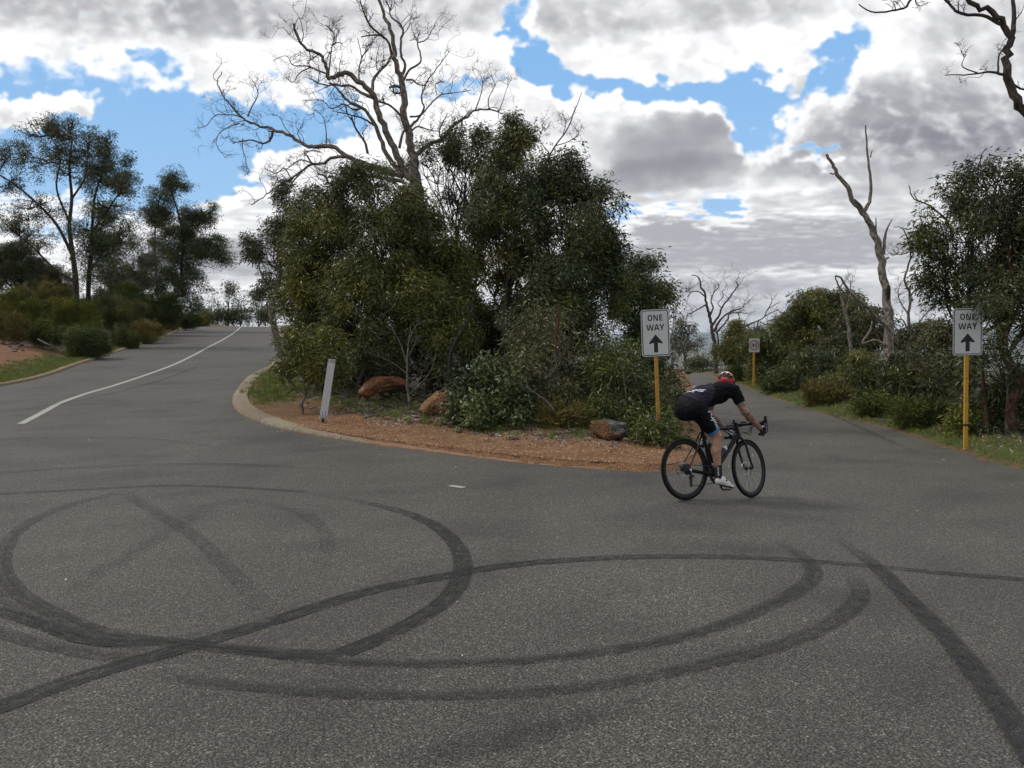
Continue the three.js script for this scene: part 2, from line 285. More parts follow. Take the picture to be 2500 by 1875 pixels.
{ // ridge of low hills beyond the plain
  const pos = [], idx = [], col = [], N = 220, M = 14;
  for (let j = 0; j <= M; j++) for (let i = 0; i <= N; i++) {
    const az = lerp(-0.25, 1.05, i / N), r = 11500 + j * 420, t = j / M, x = Math.sin(az) * r, z = -Math.cos(az) * r;
    const crest = 215 + 55 * fbm2(az * 5 + 3, 1.5, 3) + 60 * ss(0.18, 0.5, az), y = -70 + crest * Math.sin(Math.min(1, t * 1.7) * Math.PI / 2) * (t > 0.8 ? 1 - (t - 0.8) * 0.6 : 1) + 22 * fbm2(az * 40, t * 6, 4) * ss(0, 0.3, t);
    pos.push(x, y, z); const q = 0.8 + 0.5 * fbm2(az * 60, t * 9, 3); col.push(0.05 * q, 0.062 * q, 0.04 * q);
    if (i < N && j < M) { const k = j * (N + 1) + i; idx.push(k, k + 1, k + N + 1, k + 1, k + N + 2, k + N + 1); }
  }
  const g = new THREE.BufferGeometry(); g.setAttribute('position', new THREE.Float32BufferAttribute(pos, 3)); g.setAttribute('color', new THREE.Float32BufferAttribute(col, 3)); g.setIndex(idx); g.computeVertexNormals();
  struct('hills', g, std({ vertexColors: true, roughness: 1 }));
}
// a strip laid on the road along a line, WIDTH metres, LIFT above it; uv x across, y in metres
function strip(pts, width, lift, h = roadH, colour) {
  const n = pts.length, pos = [], uv = [], idx = [], col = []; let along = 0;
  for (let i = 0; i < n; i++) {
    const a = pts[Math.max(0, i - 1)], b = pts[Math.min(n - 1, i + 1)], tx = b.x - a.x, tz = b.z - a.z, l = Math.hypot(tx, tz) || 1, w = (typeof width === 'function' ? width(i / (n - 1)) : width) / 2;
    if (i) along += Math.hypot(pts[i].x - pts[i - 1].x, pts[i].z - pts[i - 1].z);
    for (let k = 0; k <= 2; k++) { const o = (k - 1) * w, x = pts[i].x - (tz / l) * o, z = pts[i].z + (tx / l) * o; pos.push(x, h(x, z) + lift, z); uv.push(k / 2, along); if (colour) col.push(...colour(i / (n - 1))); }
    if (i < n - 1) for (let k = 0; k < 2; k++) { const q = i * 3 + k; idx.push(q, q + 1, q + 3, q + 1, q + 4, q + 3); }
  }
  const g = new THREE.BufferGeometry(); g.setAttribute('position', new THREE.Float32BufferAttribute(pos, 3)); g.setAttribute('uv', new THREE.Float32BufferAttribute(uv, 2)); g.setIndex(idx); g.computeVertexNormals();
  if (g.attributes.normal.getY(0) < 0) { const a = g.index.array; for (let i = 0; i < a.length; i += 3) { const t = a[i]; a[i] = a[i + 1]; a[i + 1] = t; } g.computeVertexNormals(); }
  return g;
}
const paintTex = dataTex(128, 1024, (x, y) => { const e = Math.min(x, 127 - x) / 128, n = fbm2(x * 0.05, y * 0.03, 4), w = fbm2(x * 0.3 + 50, y * 0.3, 2), a = e < 0.05 + 0.04 * n ? 0 : n + w * 0.6 > 0.42 ? 60 : 235; const q = 205 + 40 * w; return [q, q, q * 0.98, a]; });
const paintMat = std({ map: paintTex, transparent: true, roughness: 0.7, color: lin(0.62, 0.62, 0.6) });
{
  const line = smoothLine([[45, 916], [100, 887], [130, 871], [185, 851], [240, 835], [310, 812], [370, 790], [415, 769], [450, 750], [483, 733], [505, 719], [519, 707], [523, 702]].map(([x, y]) => hit2(x, y)), 0.5);
  const m = struct('road_marking', strip(line, 0.16, 0.006), paintMat); tag(m, 'long curved white centre line up the left road', 'road marking');
  const a = hit2(972, 1050), b = hit2(1003, 1054), m2 = struct('road_marking', strip(smoothLine([a, b], 0.1), 0.11, 0.006), paintMat);
  tag(m2, 'short worn white dash alone on the asphalt before the gravel island', 'road marking');
}
// concrete kerb of the island, block by block, and the flush edging of the other verges
const concreteTex = dataTex(256, 256, (x, y) => { const n = fbm2(x * 0.03, y * 0.03, 5), m = n2(x * 0.4, y * 0.4); const q = 205 + 60 * n + 14 * m; return [q, q * 0.985, q * 0.95]; });
const kerbMat = std({ map: concreteTex, bumpMap: concreteTex, bumpScale: 0.004, roughness: 0.95, color: lin(0.34, 0.285, 0.215) });
const kerbMats = [[0.34, 0.285, 0.215], [0.38, 0.33, 0.26], [0.29, 0.235, 0.175], [0.33, 0.26, 0.19]].map((c) => std({ map: concreteTex, bumpMap: concreteTex, bumpScale: 0.004, roughness: 0.95, color: lin(...c) }));
const edgeMat = std({ map: concreteTex, roughness: 0.95, color: lin(0.33, 0.255, 0.16) });
const pinkMat = std({ map: concreteTex, roughness: 0.95, color: lin(0.36, 0.22, 0.15) });
function kerbBlock(pts, wd, ht, h0) {
  // profile: road foot, face, rounded top, back; pts run along the block
  const n = pts.length, pos = [], uv = [], idx = [];
  const prof = [[-0.02, -0.05], [0.0, 0.35], [0.10, 0.82], [0.28, 1.0], [0.97, 1.0], [1.0, 0.9], [1.0, -0.3]];
  let along = 0;
  for (let i = 0; i < n; i++) {
    const a = pts[Math.max(0, i - 1)], b = pts[Math.min(n - 1, i + 1)], tx = b.x - a.x, tz = b.z - a.z, l = Math.hypot(tx, tz) || 1;
    if (i) along += pts[i].distanceTo(pts[i - 1]);
    const w = wd(pts[i].s), q = ht(pts[i].s);
    for (const [pw, ph] of prof) { const x = pts[i].x + (tz / l) * -pw * w * -1, z = pts[i].z - (tx / l) * pw * w; pos.push(x, roadH(pts[i].x, pts[i].z) + (ph > 0 ? ph * q : ph), z); uv.push(pw * w * 2, along * 2); }
  }
  const P = prof.length;
  for (let i = 0; i < n - 1; i++) for (let k = 0; k < P - 1; k++) { const a = i * P + k, b = a + P; idx.push(a, b, a + 1, a + 1, b, b + 1); }
  for (const i of [0, n - 1]) for (let k = 1; k < P - 1; k++) { const a = i * P; i ? idx.push(a, a + k + 1, a + k) : idx.push(a, a + k, a + k + 1); }
  const g = new THREE.BufferGeometry(); g.setAttribute('position', new THREE.Float32BufferAttribute(pos, 3)); g.setAttribute('uv', new THREE.Float32BufferAttribute(uv, 2)); g.setIndex(idx);
  const f = g.toNonIndexed(); f.computeVertexNormals(); return f;
}
function lay(group, line, length, wd, ht, mat, from, to) {
  let s = 0; const rows = line.map((p, i) => { if (i) s += p.distanceTo(line[i - 1]); const q = p.clone(); q.s = s; return q; });
  const pick = (u) => { let i = 1; while (i < rows.length - 1 && rows[i].s < u) i++; const a = rows[i - 1], b = rows[i], t = clamp((u - a.s) / (b.s - a.s || 1), 0, 1), p = a.clone().lerp(b, t); p.s = u; return p; };
  const end = Math.min(to, s);
  for (let u = from; u < end - 0.05; u += length) { const e = Math.min(end, u + length - 0.02), pts = []; for (let k = 0; k <= 4; k++) pts.push(pick(lerp(u, e, k / 4))); part('kerb_block', kerbBlock(pts, wd, ht), Array.isArray(mat) ? mat[Math.round(u * 7.3) % mat.length] : mat, group); }
  return s;
}
const kerbArc = (() => { let s = 0; const at_ = []; kerbLine.forEach((p, i) => { if (i) s += p.distanceTo(kerbLine[i - 1]); at_.push(s); }); const near = (px, py) => { const q = hit(px, py); let b = 0, m = 1e9; kerbLine.forEach((p, i) => { const d = Math.hypot(p.x - q.x, p.z - q.z); if (d < m) { m = d; b = at_[i]; } }); return b; }; return { crest: near(653, 796), nose: near(570, 985), turn: near(700, 1051), flat: near(1073, 1107), end: near(1690, 1143), total: s }; })();
{
  const o = new THREE.Group(); o.name = numbered('kerb'); o.userData.kind = 'structure'; scene.add(o); tag(o, 'raised concrete kerb curving around the nose of the bush island', 'kerb');
  lay(o, kerbLine, 1.5, (s) => lerp(0.36, 0.18, ss(kerbArc.turn - 3, kerbArc.turn + 3, s)), (s) => lerp(0.115, 0.05, ss(kerbArc.turn - 2, kerbArc.turn + 3.5, s)), kerbMats, Math.max(0, kerbArc.crest - 14), kerbArc.flat - 1.6);
  const p = new THREE.Group(); p.name = numbered('kerb'); p.userData.kind = 'structure'; scene.add(p); tag(p, 'thin pinkish concrete edging between orange gravel and asphalt', 'kerb');
  lay(p, kerbLine, 2.4, () => 0.17, (s) => lerp(0.05, 0.022, ss(kerbArc.flat - 1.6, kerbArc.flat + 2, s)), pinkMat, kerbArc.flat - 1.6, kerbArc.end);
  const l = new THREE.Group(); l.name = numbered('kerb'); l.userData.kind = 'structure'; scene.add(l); tag(l, 'narrow pale edging along the left side of the climbing road', 'kerb');
  lay(l, leftEdge, 3, () => 0.2, () => 0.075, edgeMat, 0, 200);
}
// ---------------------------------------------------------------- tyre marks
const rubber = [3, 4, 5].map((seed) => { const r = mulberry(seed), ribs = Array.from({ length: 7 }, (_, i) => [8 + i * 18 + 5 * r(), 4.5 + 4 * r(), 0.5 + 0.5 * r()]); return dataTex(128, 2048, (x, y) => {
  const bend = 5 * fbm2(y * 0.004 + seed, 2, 2); let rib = 0; for (const [c, w, q] of ribs) rib = Math.max(rib, q * (1 - ss(w * 0.6, w * 1.3, Math.abs(x + bend - c))));
  const grain = n2(x * 0.5 + seed * 40, y * 0.5), g2 = n2(x * 0.21 - seed * 10, y * 0.21), lump = fbm2(x * 0.012, y * 0.010 + seed, 4), st = fbm2(x * 0.2 + seed * 9, y * 0.004, 3);
  const a = clamp((0.20 + 0.95 * rib + 0.55 * st) * (0.85 + 0.9 * lump) + 0.34 * grain + 0.22 * g2 - 0.05, 0, 1) * ss(0, 4, Math.min(x, 127 - x));
  return [27, 27, 28, Math.round(255 * a)];
}); });
rubber.forEach((t) => t.repeat.set(1, 0.25));
const MARKS = [
  ['bold dark tyre mark sweeping across the whole foreground from lower left to right', [[-80, 1552], [0, 1527], [100, 1490], [220, 1450], [400, 1398], [600, 1338], [800, 1276], [985, 1240], [1100, 1221], [1300, 1206], [1500, 1202], [1700, 1209], [1900, 1225], [2212, 1252], [2300, 1260]], (t) => lerp(0.31, 0.22, t), (t) => lerp(0.95, 0.42, ss(0.25, 0.6, t))],
  ['dark looping tyre mark bending sharply round the right end of the left circle', [[640, 1062], [760, 1080], [850, 1100], [930, 1130], [980, 1170], [1000, 1210], [995, 1250], [965, 1295], [900, 1340], [820, 1380], [740, 1412]], (t) => 0.30, (t) => lerp(0.08, 0.7, ss(0.05, 0.5, t))],
  ['curved tyre mark along the left and lower side of the left circle', [[250, 1066], [150, 1092], [60, 1132], [20, 1170], [5, 1210], [15, 1250], [60, 1295], [150, 1340], [250, 1374], [400, 1392], [540, 1406], [640, 1414], [740, 1412]], (t) => 0.26, (t) => lerp(0.25, 0.6, ss(0.1, 0.6, t))],
  ['double dark tyre mark entering at the left edge under the circle', [[-60, 1305], [0, 1322], [100, 1352], [200, 1386], [290, 1390], [400, 1378], [520, 1352]], (t) => 0.24, (t) => 0.75 * (1 - ss(0.6, 1, t))],
  ['faint tyre mark below the double mark at the left edge', [[-60, 1352], [0, 1368], [100, 1394], [220, 1416], [340, 1424], [480, 1410]], (t) => 0.25, (t) => 0.42 * (1 - ss(0.6, 1, t))],
  ['long oval tyre mark curving back at the right below the cyclist', [[420, 1394], [520, 1406], [700, 1428], [900, 1435], [1100, 1430], [1300, 1409], [1500, 1370], [1640, 1318], [1735, 1268], [1756, 1238], [1738, 1208], [1690, 1176], [1630, 1150]], (t) => lerp(0.16, 0.30, t), (t) => 0.55 * (1 - ss(0.8, 1, t)) * ss(0, 0.06, t)],
  ['outer oval tyre mark, lower and wider than the long oval', [[300, 1446], [400, 1468], [500, 1482], [700, 1498], [900, 1503], [1100, 1499], [1300, 1480], [1500, 1441], [1700, 1388], [1815, 1332], [1856, 1285], [1840, 1248], [1800, 1225]], (t) => lerp(0.16, 0.28, t), (t) => 0.5 * (1 - ss(0.85, 1, t)) * ss(0, 0.1, t)],
  ['broad straight tyre mark running to the lower right corner', [[1760, 1140], [1820, 1172], [1890, 1222], [1960, 1292], [2050, 1382], [2130, 1482], [2212, 1600], [2250, 1660]], (t) => 0.30, (t) => lerp(0.05, 0.85, ss(0.05, 0.5, t))],
  ['thin tyre mark arching over the top of the left circle', [[-60, 1073], [0, 1068], [150, 1060], [350, 1050], [500, 1053], [655, 1063]], (t) => 0.15, (t) => 0.55],
  ['long thin tyre mark nearest the gravel island on the left', [[-60, 1028], [0, 1022], [200, 1010], [440, 1003], [600, 1009], [820, 1026]], (t) => 0.16, (t) => 0.38 * (1 - ss(0.6, 1, t))],
  ['broad faded tyre mark slanting across the inside of the left circle', [[240, 1048], [330, 1104], [420, 1160], [490, 1228], [560, 1300], [620, 1345]], (t) => 0.28, (t) => 0.24 * ss(0, 0.3, t) * (1 - ss(0.75, 1, t))],
  ['faded tyre mark along the bottom edge of the foreground', [[780, 1660], [950, 1630], [1150, 1585], [1350, 1530], [1500, 1490]], (t) => 0.34, (t) => 0.28 * ss(0, 0.2, t) * (1 - ss(0.5, 1, t))],
  ['faint inner arc inside the left circle, curving down on its right', [[420, 1078], [560, 1088], [650, 1112], [700, 1150], [705, 1200], [660, 1260]], (t) => 0.26, (t) => 0.2 * ss(0, 0.3, t) * (1 - ss(0.6, 1, t))],
  ['faint arc crossing the left circle towards the lower left', [[480, 1085], [400, 1130], [280, 1200], [180, 1260], [120, 1330]], (t) => 0.3, (t) => 0.18 * ss(0, 0.3, t) * (1 - ss(0.7, 1, t))],
  ['faint second track just outside the lower side of the left circle', [[-20, 1262], [40, 1320], [140, 1366], [260, 1398], [420, 1412], [560, 1424]], (t) => 0.2, (t) => 0.38 * (1 - ss(0.5, 1, t))],
  ['faint tyre mark near the start of the white centre line', [[-40, 952], [100, 948], [250, 946], [420, 960], [520, 985]], (t) => 0.18, (t) => 0.3 * (1 - ss(0.6, 1, t))],
  ['faint tyre mark beside the centre line on the climbing road', [[60, 885], [200, 860], [340, 824], [430, 792]], (t) => 0.2, (t) => 0.3],
  ['faint tyre mark on the right road beside the cyclist', [[1990, 985], [1880, 935], [1790, 895], [1720, 868]], (t) => 0.28, (t) => 0.3 * ss(0, 0.2, t) * (1 - ss(0.7, 1, t))],
];
MARKS.forEach(([label, px, w, a], i) => {
  const line = smoothLine(px.map(([x, y]) => hit2(x, y)), 0.15), g = strip(line, (t) => w(t) * (i ? 0.52 : 0.57), 0.004 + i * 0.0012), n = line.length, al = new Float32Array(n * 3 * 4);
  for (let k = 0; k < n; k++) for (let j = 0; j < 3; j++) { al.set([1, 1, 1, Math.min(1, a(k / (n - 1)) * (i ? 1.4 : 1.8))], (k * 3 + j) * 4); }
  g.setAttribute('color', new THREE.BufferAttribute(al, 4));
  const m = struct('tyre_mark', g, std({ map: rubber[i % 3], transparent: true, vertexColors: true, roughness: 0.75, color: lin(1.0, 1.0, 1.0) }));
  m.castShadow = false; tag(m, label, 'tyre mark');
});
// ---------------------------------------------------------------- bark, leaves, tree builders
const barkTex = dataTex(256, 512, (x, y) => { const a = (x / 256) * Math.PI * 2, n = fbm3(Math.cos(a) * 1.3, Math.sin(a) * 1.3, y * 0.012, 5), f = fbm3(Math.cos(a) * 9, Math.sin(a) * 9, y * 0.03, 3); const q = clamp(190 + 150 * n + 90 * f, 30, 255); return [q, q * 0.985, q * 0.96]; });
const bark = (r, g, b, rough = 0.95) => std({ map: barkTex, bumpMap: barkTex, bumpScale: 0.01, roughness: rough, color: lin(r, g, b) });
const B = { dark: bark(0.11, 0.092, 0.08), grey: bark(0.27, 0.235, 0.2), pale: bark(0.36, 0.32, 0.28), tan: bark(0.27, 0.205, 0.15), bone: bark(0.31, 0.265, 0.225), red: bark(0.12, 0.065, 0.042), black: bark(0.035, 0.03, 0.028), twig: bark(0.2, 0.185, 0.165) };

// one leaf, folded along its midrib: base at p, lying along d, width w
function leaf(pos, p, d, side, len, w, fold = 0.25) {
  const n = V().crossVectors(d, side).normalize(), tip = p.clone().addScaledVector(d, len).addScaledVector(n, -len * 0.12), m = p.clone().addScaledVector(d, len * 0.42), l = m.clone().addScaledVector(side, w / 2).addScaledVector(n, w * fold), r = m.clone().addScaledVector(side, -w / 2).addScaledVector(n, w * fold);
  for (const q of [p, l, tip, p, tip, r]) pos.push(q.x, q.y, q.z);
}
function sprig(seed, { count, len, width, size, droop, spread = 1, stem = 0.004 }) {
  const rnd = mulberry(seed), pos = [];
  const axis = V(0.2, 1, 0).normalize();
  for (let i = 0; i < count; i++) {
    const a = rnd() * Math.PI * 2, t = rnd() - 0.5, rad = Math.sqrt(rnd()) * size * 0.42 * spread, p = V(Math.cos(a) * rad, t * size, Math.sin(a) * rad);
    const out = V(Math.cos(a + (rnd() - 0.5) * 1.6), 0, Math.sin(a + (rnd() - 0.5) * 1.6)), d = out.multiplyScalar(1 - Math.abs(droop) * 0.8).add(V(0, -droop + (rnd() - 0.5) * 1.3, 0)).normalize();
    const side = V().crossVectors(d, V(rnd() - 0.5, rnd() - 0.5, rnd() - 0.5)).normalize(), L = len * (0.65 + 0.7 * rnd());
    leaf(pos, p, d, side, L, width * (0.7 + 0.6 * rnd()));
  }
  for (let i = 0; i < 3; i++) { const a = rnd() * 6.28, q = V(Math.cos(a) * size * 0.3, (rnd() - 0.3) * size * 0.7, Math.sin(a) * size * 0.3), o = V(0, -size * 0.4, 0), s = V(stem, 0, 0); for (const v of [o, o.clone().add(s), q, o.clone().add(V(0, 0, stem)), q, o]) pos.push(v.x, v.y, v.z); }
  const g = new THREE.BufferGeometry(); g.setAttribute('position', new THREE.Float32BufferAttribute(pos, 3)); g.computeVertexNormals(); return g;
}
const SPRIG = {
  gum: [1, 2, 3].map((s) => sprig(s, { count: 24, len: 0.098, width: 0.027, size: 0.40, droop: 0.42 })),
  gumFar: [4, 5].map((s) => sprig(s, { count: 16, len: 0.17, width: 0.05, size: 0.6, droop: 0.45 })),
  round: [6, 7].map((s) => sprig(s, { count: 16, len: 0.10, width: 0.055, size: 0.36, droop: 0.25 })),
  heath: [8, 9].map((s) => sprig(s, { count: 40, len: 0.13, width: 0.016, size: 0.40, droop: -0.5, stem: 0.004 })),
  tiny: [10, 11].map((s) => sprig(s, { count: 30, len: 0.075, width: 0.028, size: 0.36, droop: 0.0, stem: 0.003 })),
};
const leafMat = (r = 0.5) => std({ color: lin(1, 1, 1), roughness: r, side: THREE.DoubleSide });
const gumMat = new THREE.MeshPhysicalMaterial({ color: lin(1, 1, 1), roughness: 0.4, specularIntensity: 0.8, side: THREE.DoubleSide }), dullMat = new THREE.MeshPhysicalMaterial({ color: lin(1, 1, 1), roughness: 0.8, specularIntensity: 0.4, side: THREE.DoubleSide });
const UP = V(0, 1, 0), DENSE = 780;
let seedNow = 100;
// a crown of many sprigs filling the blobs [centre, rx, ry, rz, sprigs], with gaps
function crown(name, parent, origin, blobs, kind, colours, { gap = 0.0, freq = 1.1, scale = 1, mat = gumMat, shell = 0.45 } = {}) {
  const rnd = mulberry(seedNow++), spots = [];
  blobs.forEach(([c, rx, ry, rz, n]) => {
    for (let i = 0; i < n; i++) {
      const a = rnd() * Math.PI * 2, u = rnd() * 2 - 1, r = Math.pow(rnd(), shell), q = Math.sqrt(1 - u * u);
      const bump = 1 + 0.30 * n3(c.x + Math.cos(a) * q * 1.4, c.y + u * 1.4, c.z + Math.sin(a) * q * 1.4);
      const p = V(c.x + Math.cos(a) * q * r * rx * bump, c.y + u * r * ry * bump, c.z + Math.sin(a) * q * r * rz * bump);
      if (fbm3(p.x * freq, p.y * freq, p.z * freq, 3) < gap + (rnd() - 0.5) * 0.12) continue;
      spots.push(p);
    }
  });
  const m = new THREE.InstancedMesh(SPRIG[kind][seedNow % SPRIG[kind].length], mat, spots.length), M = new THREE.Matrix4(), Q = new THREE.Quaternion(), E = new THREE.Euler(), col = new THREE.Color();
  spots.forEach((p, i) => {
    E.set((rnd() - 0.5) * 0.9, rnd() * 6.283, (rnd() - 0.5) * 0.9); Q.setFromEuler(E); const s = scale * (0.62 + 0.9 * rnd() * (0.4 + 0.6 * rnd()));
    M.compose(V(p.x - origin.x, p.y - origin.y, p.z - origin.z), Q, V(s, s, s)); m.setMatrixAt(i, M);
    const t = clamp(0.5 + 0.9 * fbm3(p.x * 0.55 + 31, p.y * 0.55, p.z * 0.55, 3) + (rnd() - 0.5) * 0.5, 0, 0.999) * (colours.length - 1), k = Math.floor(t), c = mix3(colours[k], colours[k + 1] ?? colours[k], t - k), q = 0.55 + 0.85 * rnd() * rnd() + 0.25 * rnd();
    const g = mat === dullMat ? 1.45 : 1; m.setColorAt(i, col.setRGB(c[0] * q * 1.95 * g, c[1] * q * 1.95 * g, c[2] * q * 1.2 * g));
  });
  m.name = name; m.castShadow = m.receiveShadow = true; m.userData.kind = 'stuff'; parent.add(m); return m;
}
function wiggle(a, b, n, amp, rnd) {
  const out = [a.clone()], L = a.distanceTo(b);
  for (let i = 1; i < n; i++) { const t = i / n, p = a.clone().lerp(b, t), e = Math.sin(t * Math.PI) * amp * L; out.push(p.add(V((rnd() - 0.5) * e, (rnd() - 0.5) * e, (rnd() - 0.5) * e))); }
  out.push(b.clone()); return out;
}
const taper = (n, r0, r1, pow = 1) => Array.from({ length: n }, (_, i) => lerp(r0, r1, Math.pow(i / (n - 1), pow)));
const sub = (pts, o) => pts.map((p) => p.clone().sub(o));
// trunk that rises from the base and divides towards the blobs
// each blob of a crown breaks into smaller clumps, with a thin filling between them
function clumped(blobs, rnd, fill, nsub, loose = 0) {
  const out = [];
  for (const [c, rx, ry, rz, n] of blobs) {
    if (fill > 0) out.push([c, rx, ry, rz, Math.round(n * fill), null]);
    for (let k = 0; k < nsub; k++) {
      const a = rnd() * 6.283, u = rnd() * 2 - 1, q = Math.sqrt(1 - u * u), r = 0.45 + 0.5 * Math.sqrt(rnd()) + loose * (rnd() - 0.3), s = 0.24 + 0.22 * rnd();
      out.push([V(c.x + Math.cos(a) * q * r * rx, c.y + u * r * ry, c.z + Math.sin(a) * q * r * rz), rx * s, ry * s * (0.8 + loose * 0.6), rz * s, Math.round(n * (1 - fill) / nsub * (0.7 + 0.6 * rnd())), c]);
    }
  }
  return out;
}
function gumTree(label, baseXY, d, specs, { kind = 'gum', colours, barkMat = B.dark, r = 0.12, density = 1, gap = -0.02, scale = 1, freq = 1.1, twigs = 4, group, name = 'eucalyptus_tree', mat, shell, trunkTo, y0, stand = 0, fill = 0.22, nsub = 12 } = {}) {
  if (stand) { const p = landAt(baseXY[0] * K, baseXY[1] * K); d = clamp(-p.z, d * 0.7, d * 1.3) + stand; }
  const u = unit(d), b = at2(baseXY[0], baseXY[1], d); b.y = y0 ?? landH(b.x, b.z) - 0.05;
  const o = thing(name, label, name.includes('shrub') || name.includes('bush') ? 'shrub' : 'tree', b, group), rnd = mulberry(seedNow++);
  const blobs = specs.map(([X, Y, rr, dd = 0, n = 1, fy = 0.9]) => { const c = at2(X, Y, d + dd), R = rr * 1.03 * unit(d + dd); return [c, R, R * fy, R, Math.round(density * n * DENSE * R * R * (0.6 + 0.4 * R) / (scale * scale) + 14)]; });
  if (kind === 'heath' || kind === 'tiny') for (const q of [...blobs]) { const c = q[0].clone(); c.y = Math.max(landH(c.x, c.z) + q[2] * 0.35, c.y - q[2] * 0.6); blobs.push([c, q[1] * 0.78, q[2] * 0.7, q[3] * 0.78, Math.round(q[4] * 0.8)]); }
  const clumps = clumped(blobs, rnd, fill, nsub);
  const mid = V(); blobs.forEach((q) => mid.add(q[0])); mid.multiplyScalar(1 / blobs.length);
  const fork = trunkTo ? at2(trunkTo[0], trunkTo[1], d) : b.clone().lerp(mid, 0.45);
  const tr = curve(wiggle(b, fork, 4, 0.16, rnd), 10), gs = [limb(sub(tr, b), taper(tr.length, r, r * 0.7), 8)];
  for (const [c, R] of blobs) {
    const st = tr[Math.floor(tr.length * (0.55 + 0.44 * rnd()))], ln = curve(wiggle(st, c, 4, 0.3, rnd), 9), r0 = Math.min(r * 0.55, 0.02 + R * 0.035);
    gs.push(limb(sub(ln, b), taper(ln.length, r0, r0 * 0.3), 5));
    const mine = clumps.filter((q) => q[5] === c);
    for (let k = 0; k < Math.min(mine.length, twigs + 3); k++) { const s = ln[3 + Math.floor(rnd() * 6)], e = mine[k][0], tw = curve(wiggle(s, e, 3, 0.35, rnd), 6); gs.push(limb(sub(tw, b), taper(tw.length, r0 * 0.42, 0.004), 4)); }
  }
  part(name.includes('shrub') ? 'stem' : 'trunk', gs, barkMat, o);
  crown(name.includes('shrub') ? 'foliage' : 'crown', o, b, clumps, kind, colours, { gap, scale, freq, mat, shell });
  return o;
}
// dead trees: traced limbs with their own depth, then bare twigs sprouting from them
function deadTree(label, d, limbs, { map, barkMat = B.grey, sides = 7, twig = 1, spread = 1.4, rnd = mulberry(seedNow++), name = 'dead_tree', ground = true, fat = 1, twigMat, twigLen = 1, group, dirs } = {}) {
  const done = [], world = [];
  limbs.forEach(([pts, r0, r1], i) => {
    const P = pts.map(([a, b]) => map(a, b)); let d0 = d;
    if (i) { let m = 1e9; for (const [L, D] of done) L.forEach((q, k) => { const e = Math.hypot(q[0] - P[0][0], q[1] - P[0][1]); if (e < m) { m = e; d0 = D[k]; } }); }
    let len = 0; for (let k = 1; k < P.length; k++) len += Math.hypot(P[k][0] - P[k - 1][0], P[k][1] - P[k - 1][1]);
    const dz = i ? (rnd() - 0.5) * 2 * spread * len * unit(d) : 0, D = P.map((_, k) => d0 + dz * (k / (P.length - 1)));
    // resample so that later limbs can find their place on this one
    const fineP = [], fineD = []; for (let k = 0; k < P.length - 1; k++) for (let j = 0; j < 4; j++) { fineP.push([lerp(P[k][0], P[k + 1][0], j / 4), lerp(P[k][1], P[k + 1][1], j / 4)]); fineD.push(lerp(D[k], D[k + 1], j / 4)); } fineP.push(P[P.length - 1]); fineD.push(D[D.length - 1]);
    done.push([fineP, fineD]);
    let w = P.map((p, k) => at2(p[0], p[1], D[k]));
    const ln = curve(w, Math.max(6, P.length * 3)); ln.forEach((p, k) => { const e = (k && k < ln.length - 1 ? 1 : 0) * Math.min(len * unit(d) * 0.012, r0 * unit(d) * 0.7); p.x += (rnd() - 0.5) * e; p.y += (rnd() - 0.5) * e; p.z += (rnd() - 0.5) * e; });
    world.push([ln, r0 * fat * unit(d), r1 * fat * unit(d), i]);
  });
  const base = world[0][0][0].clone(); if (ground) { base.y = landH(base.x, base.z) - 0.1; world[0][0].unshift(base.clone()); }
  const o = thing(name, label, 'dead tree', base, group);
  world.forEach(([ln, r0, r1, i]) => part(i ? 'limb' : 'trunk', limb(sub(ln, base), taper(ln.length, r0, r1, i ? 0.8 : 0.9), i ? 6 : 10, true), barkMat, o));
  const gs = [];
  const grow = (ln, len, r, level, from) => {
    const n = level === 0 ? Math.round(twig * (4 + len * 2.2)) : 2 + Math.floor(rnd() * 3);
    for (let k = 0; k < n; k++) {
      const t = from + (1 - from) * Math.pow(rnd(), 0.8), at_ = Math.min(ln.length - 2, Math.floor(t * (ln.length - 1))), p = ln[at_], tan = ln[at_ + 1].clone().sub(p).normalize();
      const L = twigLen * (level === 0 ? 0.35 + 0.9 * rnd() : 0.15 + 0.4 * rnd()) * Math.min(1, 0.45 + len * 0.18), dir = tan.multiplyScalar(0.7).add(V((rnd() - 0.5) * 2, (rnd() - 0.35) * 1.7, (rnd() - 0.5) * 2)).normalize(), e = p.clone().addScaledVector(dir, L), tw = curve(wiggle(p, e, 4, 0.45, rnd), 7), q = Math.min(r * 0.6, level === 0 ? 0.014 : 0.006) * (0.6 + 0.6 * rnd());
      gs.push(limb(sub(tw, base), taper(tw.length, q, 0.0022), 3));
      if (level < 2) grow(tw, L, q, level + 1, 0.25);
    }
  };
  if (twig > 0) world.forEach(([ln, r0, r1, i]) => { let len = 0; for (let k = 1; k < ln.length; k++) len += ln[k].distanceTo(ln[k - 1]); if (i) grow(ln, len, r1 * 1.4 + 0.003, 0, 0.3); });
  if (gs.length) { const m = part('twigs', gs, twigMat ?? barkMat, o); m.userData.kind = 'stuff'; }
  return o;
}
